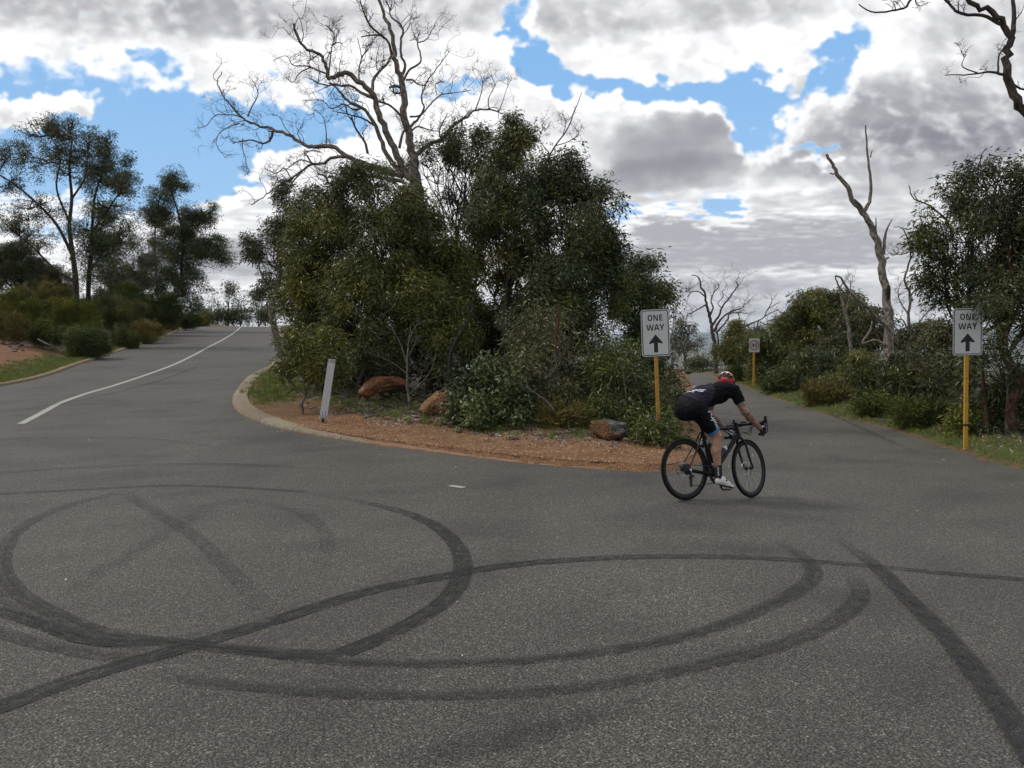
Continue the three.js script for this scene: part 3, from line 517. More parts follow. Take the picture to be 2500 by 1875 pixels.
const OLIVE = [[0.030, 0.036, 0.014], [0.045, 0.052, 0.019], [0.062, 0.066, 0.022], [0.095, 0.088, 0.026]], DARKG = [[0.018, 0.024, 0.012], [0.028, 0.036, 0.017], [0.042, 0.050, 0.022], [0.060, 0.066, 0.027]], GOLD = [[0.036, 0.044, 0.015], [0.056, 0.064, 0.020], [0.090, 0.090, 0.026], [0.12, 0.10, 0.028]], FRESH = [[0.028, 0.038, 0.015], [0.044, 0.056, 0.018], [0.080, 0.092, 0.022], [0.115, 0.12, 0.025]], GREYG = [[0.030, 0.034, 0.022], [0.045, 0.048, 0.030], [0.062, 0.062, 0.036], [0.085, 0.078, 0.045]], BROWNG = [[0.035, 0.030, 0.018], [0.055, 0.048, 0.026], [0.085, 0.072, 0.035], [0.11, 0.095, 0.045]], BLUEG = [[0.022, 0.032, 0.016], [0.033, 0.046, 0.021], [0.055, 0.070, 0.031], [0.088, 0.105, 0.05]];

// ---- the thicket on the island
const G1 = 'gum trees crowded on the island';
gumTree('yellowish gum at the far left of the island thicket, overhanging the kerb', [690, 800], 20, [[650, 690, 58], [690, 600, 72], [675, 520, 62], [740, 565, 78], [635, 745, 38], [735, 460, 60], [655, 465, 36], [620, 640, 26, 0, 1], [700, 680, 70]], { colours: GOLD, r: 0.10, group: G1, gap: -0.08 });
gumTree('dark rounded gum with the first peak, left of the big dead tree', [780, 830], 19.3, [[800, 385, 48], [745, 385, 34], [770, 465, 70], [825, 535, 82, -0.3], [765, 630, 72, -0.4], [860, 460, 62], [840, 650, 74, -0.8], [750, 700, 56, -0.5], [820, 715, 46, -1]], { colours: OLIVE, r: 0.10, group: G1, gap: -0.1 });
gumTree('bronze tipped gum in front of the foot of the big dead tree', [930, 840], 19.2, [[905, 440, 52, 0.5], [930, 530, 76, 0.3], [900, 620, 80, -0.3], [965, 640, 78, -0.3], [985, 560, 66, 0.5], [960, 710, 58, -0.8], [880, 700, 54, -1], [1000, 715, 46, -0.5]], { colours: GOLD.slice(0, 3), r: 0.1, group: G1, gap: -0.1 });
gumTree('airy grey gum showing sky through it right of the dead tree', [1010, 800], 23, [[955, 330, 46], [1010, 330, 50], [1045, 300, 34], [1000, 400, 58], [905, 330, 36, 0.6], [985, 280, 26], [1060, 360, 40], [1040, 430, 50]], { colours: GREYG, barkMat: B.black, r: 0.12, density: 0.55, gap: 0.02, twigs: 7, group: G1 });
gumTree('tallest gum of the thicket with a pointed drooping top', [1100, 830], 20, [[1112, 318, 46], [1120, 268, 30], [1088, 385, 62], [1142, 390, 52, -0.4], [1060, 470, 62], [1122, 480, 74], [1070, 560, 66], [1130, 580, 70]], { colours: OLIVE, barkMat: B.grey, r: 0.12, group: G1, gap: -0.06 });
gumTree('largest dark gum on the right of the thicket with light green tops', [1200, 850], 18.5, [[1212, 365, 52], [1262, 415, 62], [1300, 432, 42], [1242, 515, 86, -0.4], [1290, 540, 62], [1195, 455, 66], [1212, 620, 86, -0.4], [1282, 640, 74], [1318, 560, 30], [1240, 350, 22, 0, 1], [1180, 400, 40], [1165, 680, 70, -0.6], [1250, 720, 70]], { colours: [...DARKG.slice(0, 3), FRESH[2]], barkMat: B.black, r: 0.13, density: 1.1, group: G1, gap: -0.06 });
gumTree('smaller blue-green gum standing behind the left one way sign', [1390, 850], 20, [[1388, 598, 48], [1420, 640, 42], [1380, 680, 56], [1362, 560, 30], [1440, 655, 24], [1400, 735, 50], [1350, 640, 44], [1395, 570, 24]], { colours: [...BLUEG.slice(0, 3), FRESH[2]], barkMat: B.grey, r: 0.08, group: G1, gap: -0.06 });
gumTree('gum filling the back of the thicket in the middle', [1030, 830], 21, [[1005, 590, 56], [1045, 470, 44], [1000, 690, 70], [1090, 700, 76], [930, 720, 70], [1160, 690, 66], [860, 620, 70]], { colours: DARKG, barkMat: B.black, r: 0.1, density: 0.95, group: G1, gap: -0.04 });
const G2 = 'shrubs at the foot of the thicket', SH = { name: 'understory_shrub', r: 0.025, twigs: 3, group: G2, gap: -0.12, barkMat: B.twig };
gumTree('low leafy shrub by the kerb at the left end of the thicket', [650, 815], 16.8, [[650, 772, 34], [690, 785, 30], [730, 782, 30], [612, 798, 15], [700, 745, 36, 0.5], [640, 735, 24]], { ...SH, colours: OLIVE });
gumTree('dark twiggy shrub behind the white post and red boulder', [770, 840], 18.4, [[775, 765, 34], [835, 760, 36], [890, 765, 34], [735, 795, 22, 0.6]], { ...SH, colours: DARKG, density: 0.5, gap: 0.0 });
gumTree('bright broad-leaved shrub spilling onto the gravel in front', [1050, 935], 14.2, [[1020, 860, 52, 0.5], [1062, 895, 46], [992, 895, 32, 0.3], [1092, 862, 48, 0.4], [1040, 815, 44, 0.8], [1000, 925, 20], [1110, 905, 36]], { ...SH, kind: 'round', colours: BLUEG, density: 0.9 });
gumTree('brown-green tangled shrub in the middle of the thicket front', [1170, 920], 15.2, [[1180, 800, 76, 0.4], [1150, 720, 72, 1.2], [1232, 745, 74, 0.8], [1150, 860, 46], [1215, 860, 44], [1110, 790, 50, 0.6]], { ...SH, colours: GREYG, density: 0.6, gap: -0.03, twigs: 9, barkMat: B.bone });
gumTree('dense green shrub around the post of the left one way sign', [1370, 940], 14.3, [[1335, 870, 50], [1375, 905, 40, -0.2], [1322, 790, 62, 0.8], [1385, 840, 40, 0.6], [1300, 900, 34, 0.2], [1440, 915, 30], [1375, 775, 52, 1.6], [1440, 840, 28, 1.4], [1415, 880, 30, 0.4], [1400, 925, 22, -1.2], [1442, 930, 20, -1.3]], { ...SH, colours: FRESH.slice(0, 3), density: 0.85 });
gumTree('straggly dark shrub right of the red boulder, under the trees', [960, 850], 17.6, [[940, 775, 38, 0.8], [985, 770, 42, 0.6], [1000, 815, 26, 0.8]], { ...SH, colours: DARKG, density: 0.5, gap: 0.02 });
gumTree('grey dry shrub low down between boulder and tangled shrub', [1210, 940], 14.4, [[1200, 905, 28], [1245, 910, 30], [1275, 890, 30, 0.5]], { ...SH, kind: 'heath', colours: BROWNG, density: 0.5, mat: dullMat });

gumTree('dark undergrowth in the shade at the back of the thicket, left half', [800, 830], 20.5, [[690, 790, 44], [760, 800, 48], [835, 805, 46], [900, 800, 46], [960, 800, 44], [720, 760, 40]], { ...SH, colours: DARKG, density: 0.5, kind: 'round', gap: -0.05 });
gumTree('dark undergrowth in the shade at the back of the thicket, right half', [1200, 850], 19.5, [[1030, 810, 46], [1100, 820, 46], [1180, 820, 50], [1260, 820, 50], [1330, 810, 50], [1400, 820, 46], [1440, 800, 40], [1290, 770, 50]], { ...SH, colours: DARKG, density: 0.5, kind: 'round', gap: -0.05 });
// ---- left of the thicket, beyond the kerb
gumTree('tall slim gum standing alone left of the thicket by the upper road', [605, 690], 34, [[622, 445, 44], [662, 440, 36], [590, 500, 42], [560, 560, 32], [632, 530, 46], [600, 585, 40], [655, 600, 46], [575, 630, 26], [545, 520, 20], [650, 660, 40], [610, 410, 24]], { kind: 'gumFar', colours: GREYG, barkMat: B.grey, r: 0.16, density: 0.36, gap: 0.03, freq: 0.8, twigs: 6, scale: 0.72, trunkTo: [604, 540] });

// ---- left bank trees
const LT = { kind: 'gumFar', freq: 0.9, scale: 0.6, twigs: 9, fill: 0.4, nsub: 14, group: 'trees on the left bank', barkMat: B.black };
function tracedGum(label, d, limbs, specs, opt) {
  const b = at2(limbs[0][0][0][0], limbs[0][0][0][1], d); b.y = landH(b.x, b.z) - 0.1;
  const o = thing('eucalyptus_tree', label, 'tree', b, opt.group), rnd = mulberry(seedNow++), gs = [], all = [];
  limbs.forEach(([pts, r0, r1], i) => { const dz = i ? (rnd() - 0.5) * 4 : 0, w = pts.map(([X, Y], k) => at2(X, Y, d + dz * (k / (pts.length - 1)))); if (!i) w[0].copy(b); r0 *= 0.62; r1 *= 0.62; const ln = curve(w, pts.length * 4); all.push(ln); gs.push(limb(sub(ln, b), taper(ln.length, r0 * unit(d), r1 * unit(d)), 7)); });
  const blobs = specs.map(([X, Y, rr, dd = 0, n = 1]) => { const R = rr * 1.3 * unit(d + dd); return [at2(X, Y, d + dd), R, R * 0.8, R, Math.round((opt.density ?? 0.6) * n * 300 * R * R + 24)]; });
  all.forEach((ln, i) => { for (let k = 0; k < 5; k++) { const t = (i ? 0.35 : 0.6) + 0.63 * rnd() * (i ? 1 : 0.6), p = ln[Math.min(ln.length - 1, Math.floor(t * ln.length))], R = (14 + 12 * rnd()) * unit(d); blobs.push([p.clone().add(V((rnd() - 0.5) * R * 2, rnd() * R * 1.2, (rnd() - 0.5) * R * 2)), R, R, R, Math.round((opt.density ?? 0.6) * 230 * R * R)]); } });
  for (const [c, R] of blobs) { let s = null, m = 1e9; for (const ln of all) for (const p of ln) { const q = p.distanceTo(c); if (q < m) { m = q; s = p; } } const ln = curve(wiggle(s, c, 3, 0.3, rnd), 7); gs.push(limb(sub(ln, b), taper(ln.length, 0.05, 0.02), 4)); for (let k = 0; k < opt.twigs; k++) { const st = ln[2 + Math.floor(rnd() * 5)] , tw = curve(wiggle(st, c.clone().add(V((rnd() - 0.5) * 2 * R, (rnd() - 0.3) * 1.6 * R, (rnd() - 0.5) * 2 * R)), 3, 0.35, rnd), 6); gs.push(limb(sub(tw, b), taper(tw.length, 0.024, 0.006), 3)); } }
  part('trunk', gs, opt.barkMat, o); crown('crown', o, b, clumped(blobs, rnd, 0.36, 18, 0.7), opt.kind, opt.colours, { gap: opt.gap ?? 0.03, freq: opt.freq, scale: opt.scale });
}
tracedGum('tall forked gum on the left bank, its long limb reaching the left edge', 43, [[[[165, 650], [163, 600], [158, 555], [150, 490], [155, 430], [150, 360], [156, 300]], 11, 2.5], [[[158, 555], [122, 485], [72, 432], [22, 392], [-25, 365]], 6, 2], [[[163, 610], [112, 575], [62, 525], [28, 500]], 5, 1.5], [[[150, 480], [122, 405], [130, 335], [105, 290]], 4, 1.2], [[[155, 430], [185, 380], [190, 320]], 4, 1.2]], [[100, 270, 26], [60, 298, 26], [118, 335, 32], [25, 330, 28], [150, 262, 16, 0, 0.5], [192, 298, 20], [80, 350, 28], [190, 360, 26], [15, 410, 22], [60, 455, 22], [30, 480, 30], [110, 455, 26], [-20, 330, 30], [130, 285, 22], [90, 520, 26]], { ...LT, colours: GREYG, barkMat: B.dark, density: 0.8, gap: 0.02 });
tracedGum('dark thick gum just right of the forked gum', 42, [[[[188, 655], [192, 600], [198, 540], [200, 480], [206, 420], [235, 340]], 9, 2], [[[200, 500], [235, 450], [262, 410]], 4, 1.5], [[[192, 590], [225, 545], [260, 525]], 4, 1.5]], [[212, 325, 30], [238, 365, 34], [255, 400, 26], [205, 395, 30], [182, 500, 34], [232, 490, 40], [266, 520, 32], [240, 560, 36], [200, 575, 36], [185, 540, 30], [225, 300, 20]], { ...LT, colours: DARKG, density: 1.35, gap: -0.02 });
tracedGum('leaning dark gum nearest the upper road with thin bare upper branches', 62, [[[[345, 655], [338, 600], [335, 540], [336, 480], [345, 425]], 5, 1.5], [[[395, 640], [392, 580], [395, 520], [388, 470], [372, 420], [368, 398]], 6, 1.2], [[[395, 510], [425, 490], [455, 455]], 3, 1], [[[400, 560], [450, 550], [492, 560]], 4, 1]], [[380, 535, 42], [415, 560, 38], [365, 580, 40], [400, 605, 36], [345, 620, 26], [430, 535, 24], [400, 500, 26], [340, 430, 18], [345, 470, 20], [370, 398, 14], [400, 400, 12], [432, 470, 14], [460, 448, 10], [488, 562, 15], [475, 525, 13], [380, 640, 30]], { ...LT, colours: DARKG, density: 1.0, gap: -0.03, scale: 0.8 });
gumTree('low bushy tree at the left edge behind the bank shrubs', [40, 640], 50, [[40, 545, 36], [15, 590, 40], [90, 595, 34], [60, 570, 30], [-20, 560, 36]], { ...LT, colours: DARKG, r: 0.1, density: 0.75 });
gumTree('pale thin tree between the dark gum and the leaning gum', [295, 650], 56, [[290, 590, 28], [322, 560, 22], [275, 610, 26], [310, 610, 22], [335, 530, 16]], { ...LT, colours: GREYG, barkMat: B.grey, r: 0.07, density: 0.45 });
gumTree('scrubby tree behind the forked trunk on the left bank', [120, 650], 50, [[120, 600, 30], [145, 615, 26], [95, 625, 24]], { ...LT, colours: BROWNG, r: 0.07, density: 0.6 });
gumTree('scrubby tree right of the dark gum on the left bank', [250, 655], 52, [[250, 600, 26], [232, 622, 26], [275, 625, 22], [255, 575, 16]], { ...LT, colours: GREYG, r: 0.06, density: 0.6 });
// crest
const CT = { kind: 'gumFar', freq: 0.4, scale: 1.7, twigs: 4, group: 'small trees along the road crest', barkMat: B.black, density: 0.16, gap: -0.04 };
[['round topped tree alone above the crest of the left road', 492, 698, [[492, 622, 13], [488, 632, 12], [500, 628, 10]], [492, 650]], ['low tree at the left end of the crest row', 425, 690, [[425, 655, 15], [440, 668, 16], [415, 672, 14]]], ['low tree beside the lone round tree, on its left', 460, 695, [[458, 655, 14], [468, 668, 16], [450, 672, 14]]], ['low tree beside the lone round tree, on its right', 520, 695, [[518, 648, 14], [530, 640, 12], [524, 666, 16]]], ['spreading low tree on the right of the crest row', 560, 695, [[552, 640, 14], [566, 634, 12], [560, 660, 18], [545, 662, 15]]], ['last low tree of the crest row against the slim gum', 590, 692, [[585, 650, 16], [598, 662, 16], [578, 668, 14]]]].forEach(([l, x, y, s, tt], i) => gumTree(l, [x, y], 104 + i * 2, s, { ...CT, colours: i % 2 ? DARKG : GREYG, r: 0.12, trunkTo: tt }));
for (const [l, X, Y, dd, w] of [['dark heath bush on the crest left of the lone tree', 470, 686, 96, 16], ['dark heath bush on the crest under the lone tree', 500, 684, 97, 15], ['dark heath bush on the crest in the middle', 535, 685, 98, 17], ['dark heath bush on the crest at the right', 572, 684, 97, 17], ['dark heath bush at the left foot of the crest', 440, 690, 92, 16]]) gumTree(l, [X, Y + 10], dd, [[X, Y, w], [X + 10, Y - 4, w * 0.8]], { ...CT, name: 'heath_shrub', group: 'dark bushes on the crest', colours: DARKG, r: 0.05, density: 0.3 });

// ---- shrubs covering the left bank
const HS = { name: 'heath_shrub', kind: 'heath', r: 0.02, twigs: 2, group: 'shrubs on the left bank', gap: -0.1, freq: 1.8, mat: dullMat, barkMat: B.twig, scale: 1.0, stand: 0.5 };
[['round dark shrub standing foremost on the left bank', 185, 775, 29, [[185, 733, 36], [162, 740, 26], [210, 742, 24]], DARKG, 'tiny'], ['second round dark shrub, right of the foremost one', 265, 752, 33, [[265, 722, 24], [284, 727, 19]], DARKG, 'tiny'], ['grey-brown shrub between the round shrubs and the road', 310, 745, 36, [[308, 714, 22], [330, 716, 17]], BROWNG, 'heath'], ['dark shrub at the roadside before the crest', 410, 712, 50, [[408, 688, 19], [394, 691, 17], [421, 692, 13]], DARKG, 'tiny'], ['shrub behind the roadside shrub before the crest', 365, 715, 46, [[365, 686, 23], [345, 694, 19]], GREYG, 'tiny'], ['yellow-green heath shrub in the middle of the bank', 150, 720, 32, [[150, 680, 36], [110, 690, 34], [190, 685, 32]], GOLD, 'heath'], ['pale green heath shrub at the left edge of the bank', 30, 720, 30, [[30, 668, 40], [-20, 680, 40], [70, 675, 34]], OLIVE, 'heath'], ['brown heath shrub low at the left edge', 10, 745, 28, [[-5, 700, 24], [35, 704, 22]], BROWNG, 'heath'], ['dark low shrub behind the pale stones', 90, 755, 29, [[85, 715, 26], [118, 720, 22]], DARKG, 'tiny'], ['greyish shrub on the upper bank below the dark gum', 240, 700, 36, [[240, 672, 36], [275, 678, 34], [215, 668, 28]], GREYG, 'heath'], ['dark green shrub on the upper bank with a pointed top', 275, 680, 38, [[275, 640, 28], [258, 655, 26], [295, 655, 24]], FRESH.slice(0, 2), 'heath'], ['bushy shrub on the upper bank under the leaning gum', 345, 690, 42, [[340, 662, 30], [370, 665, 26], [315, 665, 22]], DARKG, 'heath'], ['olive shrub at the top of the bank left of the forked gum', 100, 670, 36, [[100, 640, 30], [60, 640, 28], [135, 645, 26]], BROWNG, 'heath'], ['small shrub at the end of the bank by the crest', 440, 706, 62, [[438, 692, 13], [425, 694, 12]], BROWNG, 'heath']].forEach(([l, x, y, d, s, c, k]) => gumTree(l, [x, y], d, s, { ...HS, kind: k, colours: c, density: k === 'tiny' ? 1.3 : 1.1 }));

// ---- right hand side
const G3 = 'gum trees at the right edge', RT = { group: G3, gap: 0.03, barkMat: B.red };
gumTree('leafy gum behind the right one way sign, its crown against the cloud', [2090, 930], 16.5, [[2052, 430, 48], [2030, 515, 50], [2100, 465, 62], [2070, 580, 64], [2005, 600, 26], [1992, 530, 24], [2120, 560, 60], [2060, 650, 46], [2085, 390, 30], [2020, 640, 26]], { ...RT, colours: DARKG, r: 0.09, density: 0.72, trunkTo: [2105, 700] });
gumTree('tall dark gum filling the right edge of the view', [2190, 960], 15, [[2160, 400, 52], [2195, 380, 52], [2175, 500, 76], [2215, 470, 60], [2140, 610, 66], [2205, 620, 80], [2180, 720, 70], [2240, 400, 60], [2240, 560, 70], [2150, 360, 24]], { ...RT, colours: DARKG, r: 0.1, density: 0.8, trunkTo: [2160, 690] });
gumTree('dark undergrowth tree at the bottom of the right edge', [2190, 980], 15.2, [[2150, 770, 70], [2200, 860, 70], [2120, 850, 56, 0.8], [2055, 800, 52, 1.4], [2180, 920, 44], [2230, 760, 70], [2240, 900, 60], [2140, 920, 30]], { ...RT, colours: DARKG, r: 0.06, barkMat: B.black, density: 0.55, gap: 0.02 });
gumTree('thin gum behind the right sign with open foliage', [2060, 900], 19, [[2040, 740, 40], [2075, 720, 36], [2030, 800, 46], [2085, 790, 40], [2000, 760, 34]], { ...RT, colours: GREYG, r: 0.05, barkMat: B.grey, density: 0.6 });
const G4 = 'trees along the right road', R2 = { kind: 'gumFar', scale: 0.75, freq: 0.9, gap: -0.02, twigs: 4, barkMat: B.dark, group: G4 };
[['bushy gum behind and left of the dead trunk', 1780, 850, 33, [[1775, 700, 62], [1735, 665, 38], [1815, 665, 42], [1780, 655, 34], [1840, 690, 44], [1720, 715, 44]], OLIVE], ['gum rising against the cloud just left of the dead trunk', 1850, 860, 31, [[1862, 700, 50], [1845, 665, 26], [1880, 740, 46], [1830, 740, 46]], GREYG], ['yellow-green bushy tree right of the speed sign', 1690, 830, 37, [[1670, 755, 44], [1715, 765, 50], [1640, 745, 30], [1690, 720, 30], [1650, 790, 36]], GOLD.slice(0, 3)], ['dark tree left of the speed sign', 1590, 800, 44, [[1590, 735, 32], [1570, 765, 30], [1612, 760, 30], [1590, 715, 20]], OLIVE], ['green tree over the grassy verge beyond the speed sign', 1760, 870, 30, [[1750, 800, 56], [1800, 820, 52], [1710, 820, 44]], DARKG], ['dark tree at the foot of the dead trunk', 1870, 900, 26, [[1850, 810, 58], [1905, 790, 46], [1890, 850, 44], [1830, 860, 40]], OLIVE], ['tree between the dead trunk and the right sign', 1970, 920, 21, [[1945, 820, 52], [1985, 780, 46], [1985, 860, 48], [1935, 870, 40], [2010, 830, 40]], DARKG], ['airy tree on the far right beyond the dead trunk', 2010, 880, 26, [[1975, 740, 34], [2005, 720, 30], [1950, 760, 34], [2030, 740, 34]], GREYG], ['small distant gum left of the leafless tree', 1480, 790, 62, [[1480, 715, 24], [1468, 740, 26], [1496, 742, 22], [1475, 700, 14]], GREYG], ['low distant bush tree at the bend of the right road', 1520, 805, 58, [[1512, 780, 16], [1535, 784, 14], [1495, 788, 14]], DARKG], ['distant tree right of the leafless tree', 1640, 780, 66, [[1640, 715, 20], [1655, 725, 18], [1625, 730, 20], [1690, 715, 18]], GREYG], ['rounded tree with small leaves before the gap in the trees', 1725, 800, 46, [[1730, 700, 24], [1750, 690, 24], [1705, 730, 24]], OLIVE]].forEach(([l, x, y, d, s, c]) => gumTree(l, [x, y], d, s, { ...R2, colours: c, r: 0.07, density: d > 55 ? 0.22 : 0.7, scale: d > 55 ? 1.1 : d < 28 ? 0.6 : 0.8 }));
const G5 = 'shrubs along the verge of the right road';
[['low shrub at the inside of the bend of the right road', 1500, 800, 52, [[1500, 780, 13], [1520, 780, 12]], OLIVE], ['low shrub behind the cyclist’s helmet', 1600, 826, 44, [[1600, 808, 17], [1582, 806, 15], [1615, 812, 15]], DARKG], ['dark shrub right of the speed sign post', 1685, 852, 36, [[1682, 828, 20], [1664, 824, 17], [1705, 834, 19]], DARKG], ['round heath shrub on the verge below the green tree', 1795, 880, 28, [[1785, 852, 26], [1815, 856, 24], [1758, 850, 20]], BROWNG], ['dark shrub on the verge below the dead trunk', 1900, 905, 22.5, [[1890, 875, 26], [1915, 882, 24], [1866, 872, 22]], OLIVE], ['low shrub on the verge left of the right sign', 2000, 928, 17.5, [[1990, 895, 28], [2018, 900, 24], [1962, 890, 26], [2045, 900, 24]], DARKG], ['small shrub at the foot of the right sign, behind it', 2105, 948, 15.2, [[2080, 910, 28], [2112, 918, 26], [2135, 925, 22]], OLIVE]].forEach(([l, x, y, d, s, c], i) => gumTree(l, [x, y], d, s, { ...HS, group: G5, gap: -0.06, freq: 2, kind: i % 2 ? 'heath' : 'tiny', colours: c, density: 0.9 }));
gumTree('leafy bush beside the right road behind the rider’s back', [1500, 880], 16.5, [[1462, 858, 20], [1450, 818, 18, 1], [1482, 885, 14, -0.6], [1448, 872, 24]], { ...SH, colours: FRESH.slice(0, 3) });

// ---- dead trees
const zE = (u, v) => [398.2 + u * 0.36, v * 0.36];
deadTree('huge leafless dead gum with twisting branches above the thicket', 23, [
  [[[1430, 1500], [1415, 1250], [1400, 1080], [1372, 950], [1350, 850], [1330, 750], [1315, 600], [1300, 500], [1280, 400], [1255, 320], [1245, 200], [1200, 110], [1180, 30], [1160, -60]], 11, 2.0],
  [[[1405, 1090], [1335, 1045], [1290, 960], [1250, 870], [1200, 760], [1160, 660], [1130, 570], [1060, 500], [985, 450], [940, 445], [900, 460], [868, 470], [850, 400], [820, 340], [750, 300], [702, 270], [670, 200], [657, 140]], 8, 1.6],
  [[[1345, 1065], [1245, 970], [1190, 870], [1150, 760], [1080, 655], [1000, 620], [950, 570], [900, 512], [825, 510], [750, 466]], 6, 1],
  [[[1130, 585], [1060, 555], [1000, 515], [940, 515], [870, 500]], 3.6, 1.6],
  [[[1300, 1050], [1180, 1010], [1050, 970], [960, 930], [890, 880], [800, 880], [740, 880], [660, 830], [600, 800], [540, 780], [480, 760], [420, 745], [350, 710], [300, 660], [250, 600], [220, 555], [200, 490], [225, 430]], 6, 0.8],
  [[[350, 708], [300, 690], [250, 690], [190, 690], [130, 755], [80, 770]], 1.6, 0.5], [[[380, 700], [405, 640], [440, 570], [430, 520], [400, 470]], 1.6, 0.5], [[[530, 785], [515, 840], [470, 860], [400, 840], [330, 850], [290, 862]], 3, 0.8], [[[330, 740], [270, 760], [210, 800], [190, 860], [250, 950]], 1.4, 0.4], [[[350, 830], [350, 900], [370, 960], [340, 1010]], 1, 0.4],
  [[[1310, 1060], [1180, 1030], [1060, 980], [980, 940], [900, 940], [830, 980], [760, 990], [700, 1030], [620, 1080], [540, 1130], [480, 1180], [400, 1230]], 5, 0.9], [[[770, 990], [740, 940], [722, 915], [790, 905], [830, 920]], 2.2, 0.8], [[[640, 1070], [600, 1010], [550, 1040], [480, 1005]], 1.6, 0.6], [[[700, 1030], [660, 1080], [600, 1140], [560, 1120]], 2, 0.7], [[[780, 985], [700, 960], [620, 1010], [520, 1050]], 1.8, 0.6],
  [[[1320, 1090], [1150, 1060], [1000, 1042], [940, 1062], [905, 1098], [872, 1100], [850, 1065], [800, 1042]], 4.2, 1.5],
  [[[1375, 965], [1405, 915], [1480, 860], [1550, 830], [1600, 762], [1650, 722], [1700, 700], [1722, 672], [1800, 655], [1890, 672]], 5, 1.4], [[[1745, 662], [1775, 580], [1790, 500], [1775, 440]], 1.6, 0.5], [[[1830, 655], [1824, 600], [1850, 540], [1870, 505]], 1.5, 0.5], [[[1885, 672], [1910, 610], [1925, 560], [1965, 460]], 1.3, 0.4], [[[1670, 715], [1660, 770], [1662, 800]], 1.6, 0.8], [[[1540, 835], [1530, 780], [1560, 720], [1580, 680]], 1.8, 0.7],
  [[[1350, 770], [1400, 715], [1440, 645], [1422, 590], [1450, 505], [1500, 430], [1560, 350], [1600, 300]], 2.8, 0.5], [[[1355, 700], [1420, 690], [1480, 620], [1540, 570], [1640, 555], [1720, 540]], 2, 0.5], [[[1345, 800], [1400, 760], [1470, 780], [1530, 790]], 2, 0.7],
  [[[1318, 480], [1350, 420], [1412, 380], [1416, 325], [1400, 262], [1455, 235], [1480, 190], [1502, 150]], 2.6, 0.6], [[[1400, 270], [1398, 230]], 1.5, 0.8], [[[1330, 480], [1370, 480], [1400, 505], [1445, 515]], 2.2, 1],
  [[[1130, 560], [1132, 490], [1160, 440], [1222, 375], [1242, 335]], 3.4, 2], [[[1305, 700], [1232, 632], [1150, 605]], 2.4, 2], [[[1245, 330], [1222, 250], [1190, 218], [1130, 210], [1060, 222]], 3.2, 1], [[[1190, 218], [1112, 150], [1072, 60], [1050, -10]], 2.6, 1], [[[1300, 470], [1325, 400], [1300, 330], [1298, 250], [1312, 180], [1290, 140], [1240, 100], [1232, 55], [1195, -20]], 3.2, 1.2], [[[1235, 60], [1246, 20], [1240, -30]], 1.4, 0.8],
  [[[1050, 480], [1046, 430], [1062, 345], [1040, 230]], 1.8, 0.7], [[[1065, 340], [1100, 300], [1135, 245]], 1.4, 0.6], [[[862, 450], [872, 380], [884, 290], [900, 210], [848, 148]], 1.9, 0.6], [[[885, 270], [920, 255], [950, 262]], 1.4, 0.7], [[[870, 450], [800, 420], [742, 396], [650, 390], [612, 335], [530, 365]], 1.9, 0.4], [[[760, 400], [690, 440], [650, 495], [600, 455]], 1.3, 0.4], [[[750, 300], [755, 350], [745, 380]], 1.2, 0.6],
  [[[1100, 920], [1082, 850], [1022, 760], [1002, 700]], 3, 1.8], [[[1150, 760], [1080, 715], [1000, 690], [915, 672]], 2.4, 0.9], [[[1065, 645], [1020, 660], [960, 625], [880, 650], [830, 605], [710, 602]], 2, 0.5], [[[1310, 600], [1300, 560], [1262, 560], [1250, 520]], 2.2, 1.4], [[[1300, 525], [1262, 515], [1232, 525]], 3, 2.4], [[[1290, 890], [1310, 800], [1330, 770]], 3, 2], [[[1160, 420], [1150, 380], [1175, 250]], 1.3, 0.4], [[[850, 860], [850, 780], [830, 700], [770, 650]], 1.4, 0.4], [[[1560, 490], [1510, 500], [1515, 570]], 1, 0.5], [[[660, 830], [600, 760], [570, 700], [520, 690]], 1.2, 0.35], [[[700, 850], [680, 790], [710, 760]], 1.0, 0.35],
], { map: zE, barkMat: B.bone, spread: 0.7, twig: 0.95, twigLen: 0.95, twigMat: B.dark, fat: 1.12 });
deadTree('bare branch poking up from the right of the tallest gum', 20.5, [[[[1160, 420], [1180, 350], [1200, 315], [1225, 280], [1245, 230], [1257, 200]], 2.4, 0.7], [[[1200, 315], [1230, 305], [1255, 290]], 1.2, 0.4], [[[1190, 335], [1165, 300], [1175, 275]], 1.1, 0.4], [[[1215, 295], [1222, 265], [1215, 245]], 1.0, 0.4]], { map: (x, y) => [x, y], barkMat: B.black, twig: 1.2, twigLen: 0.7, name: 'dead_branch' });
const X0 = (x, y) => [x, y];
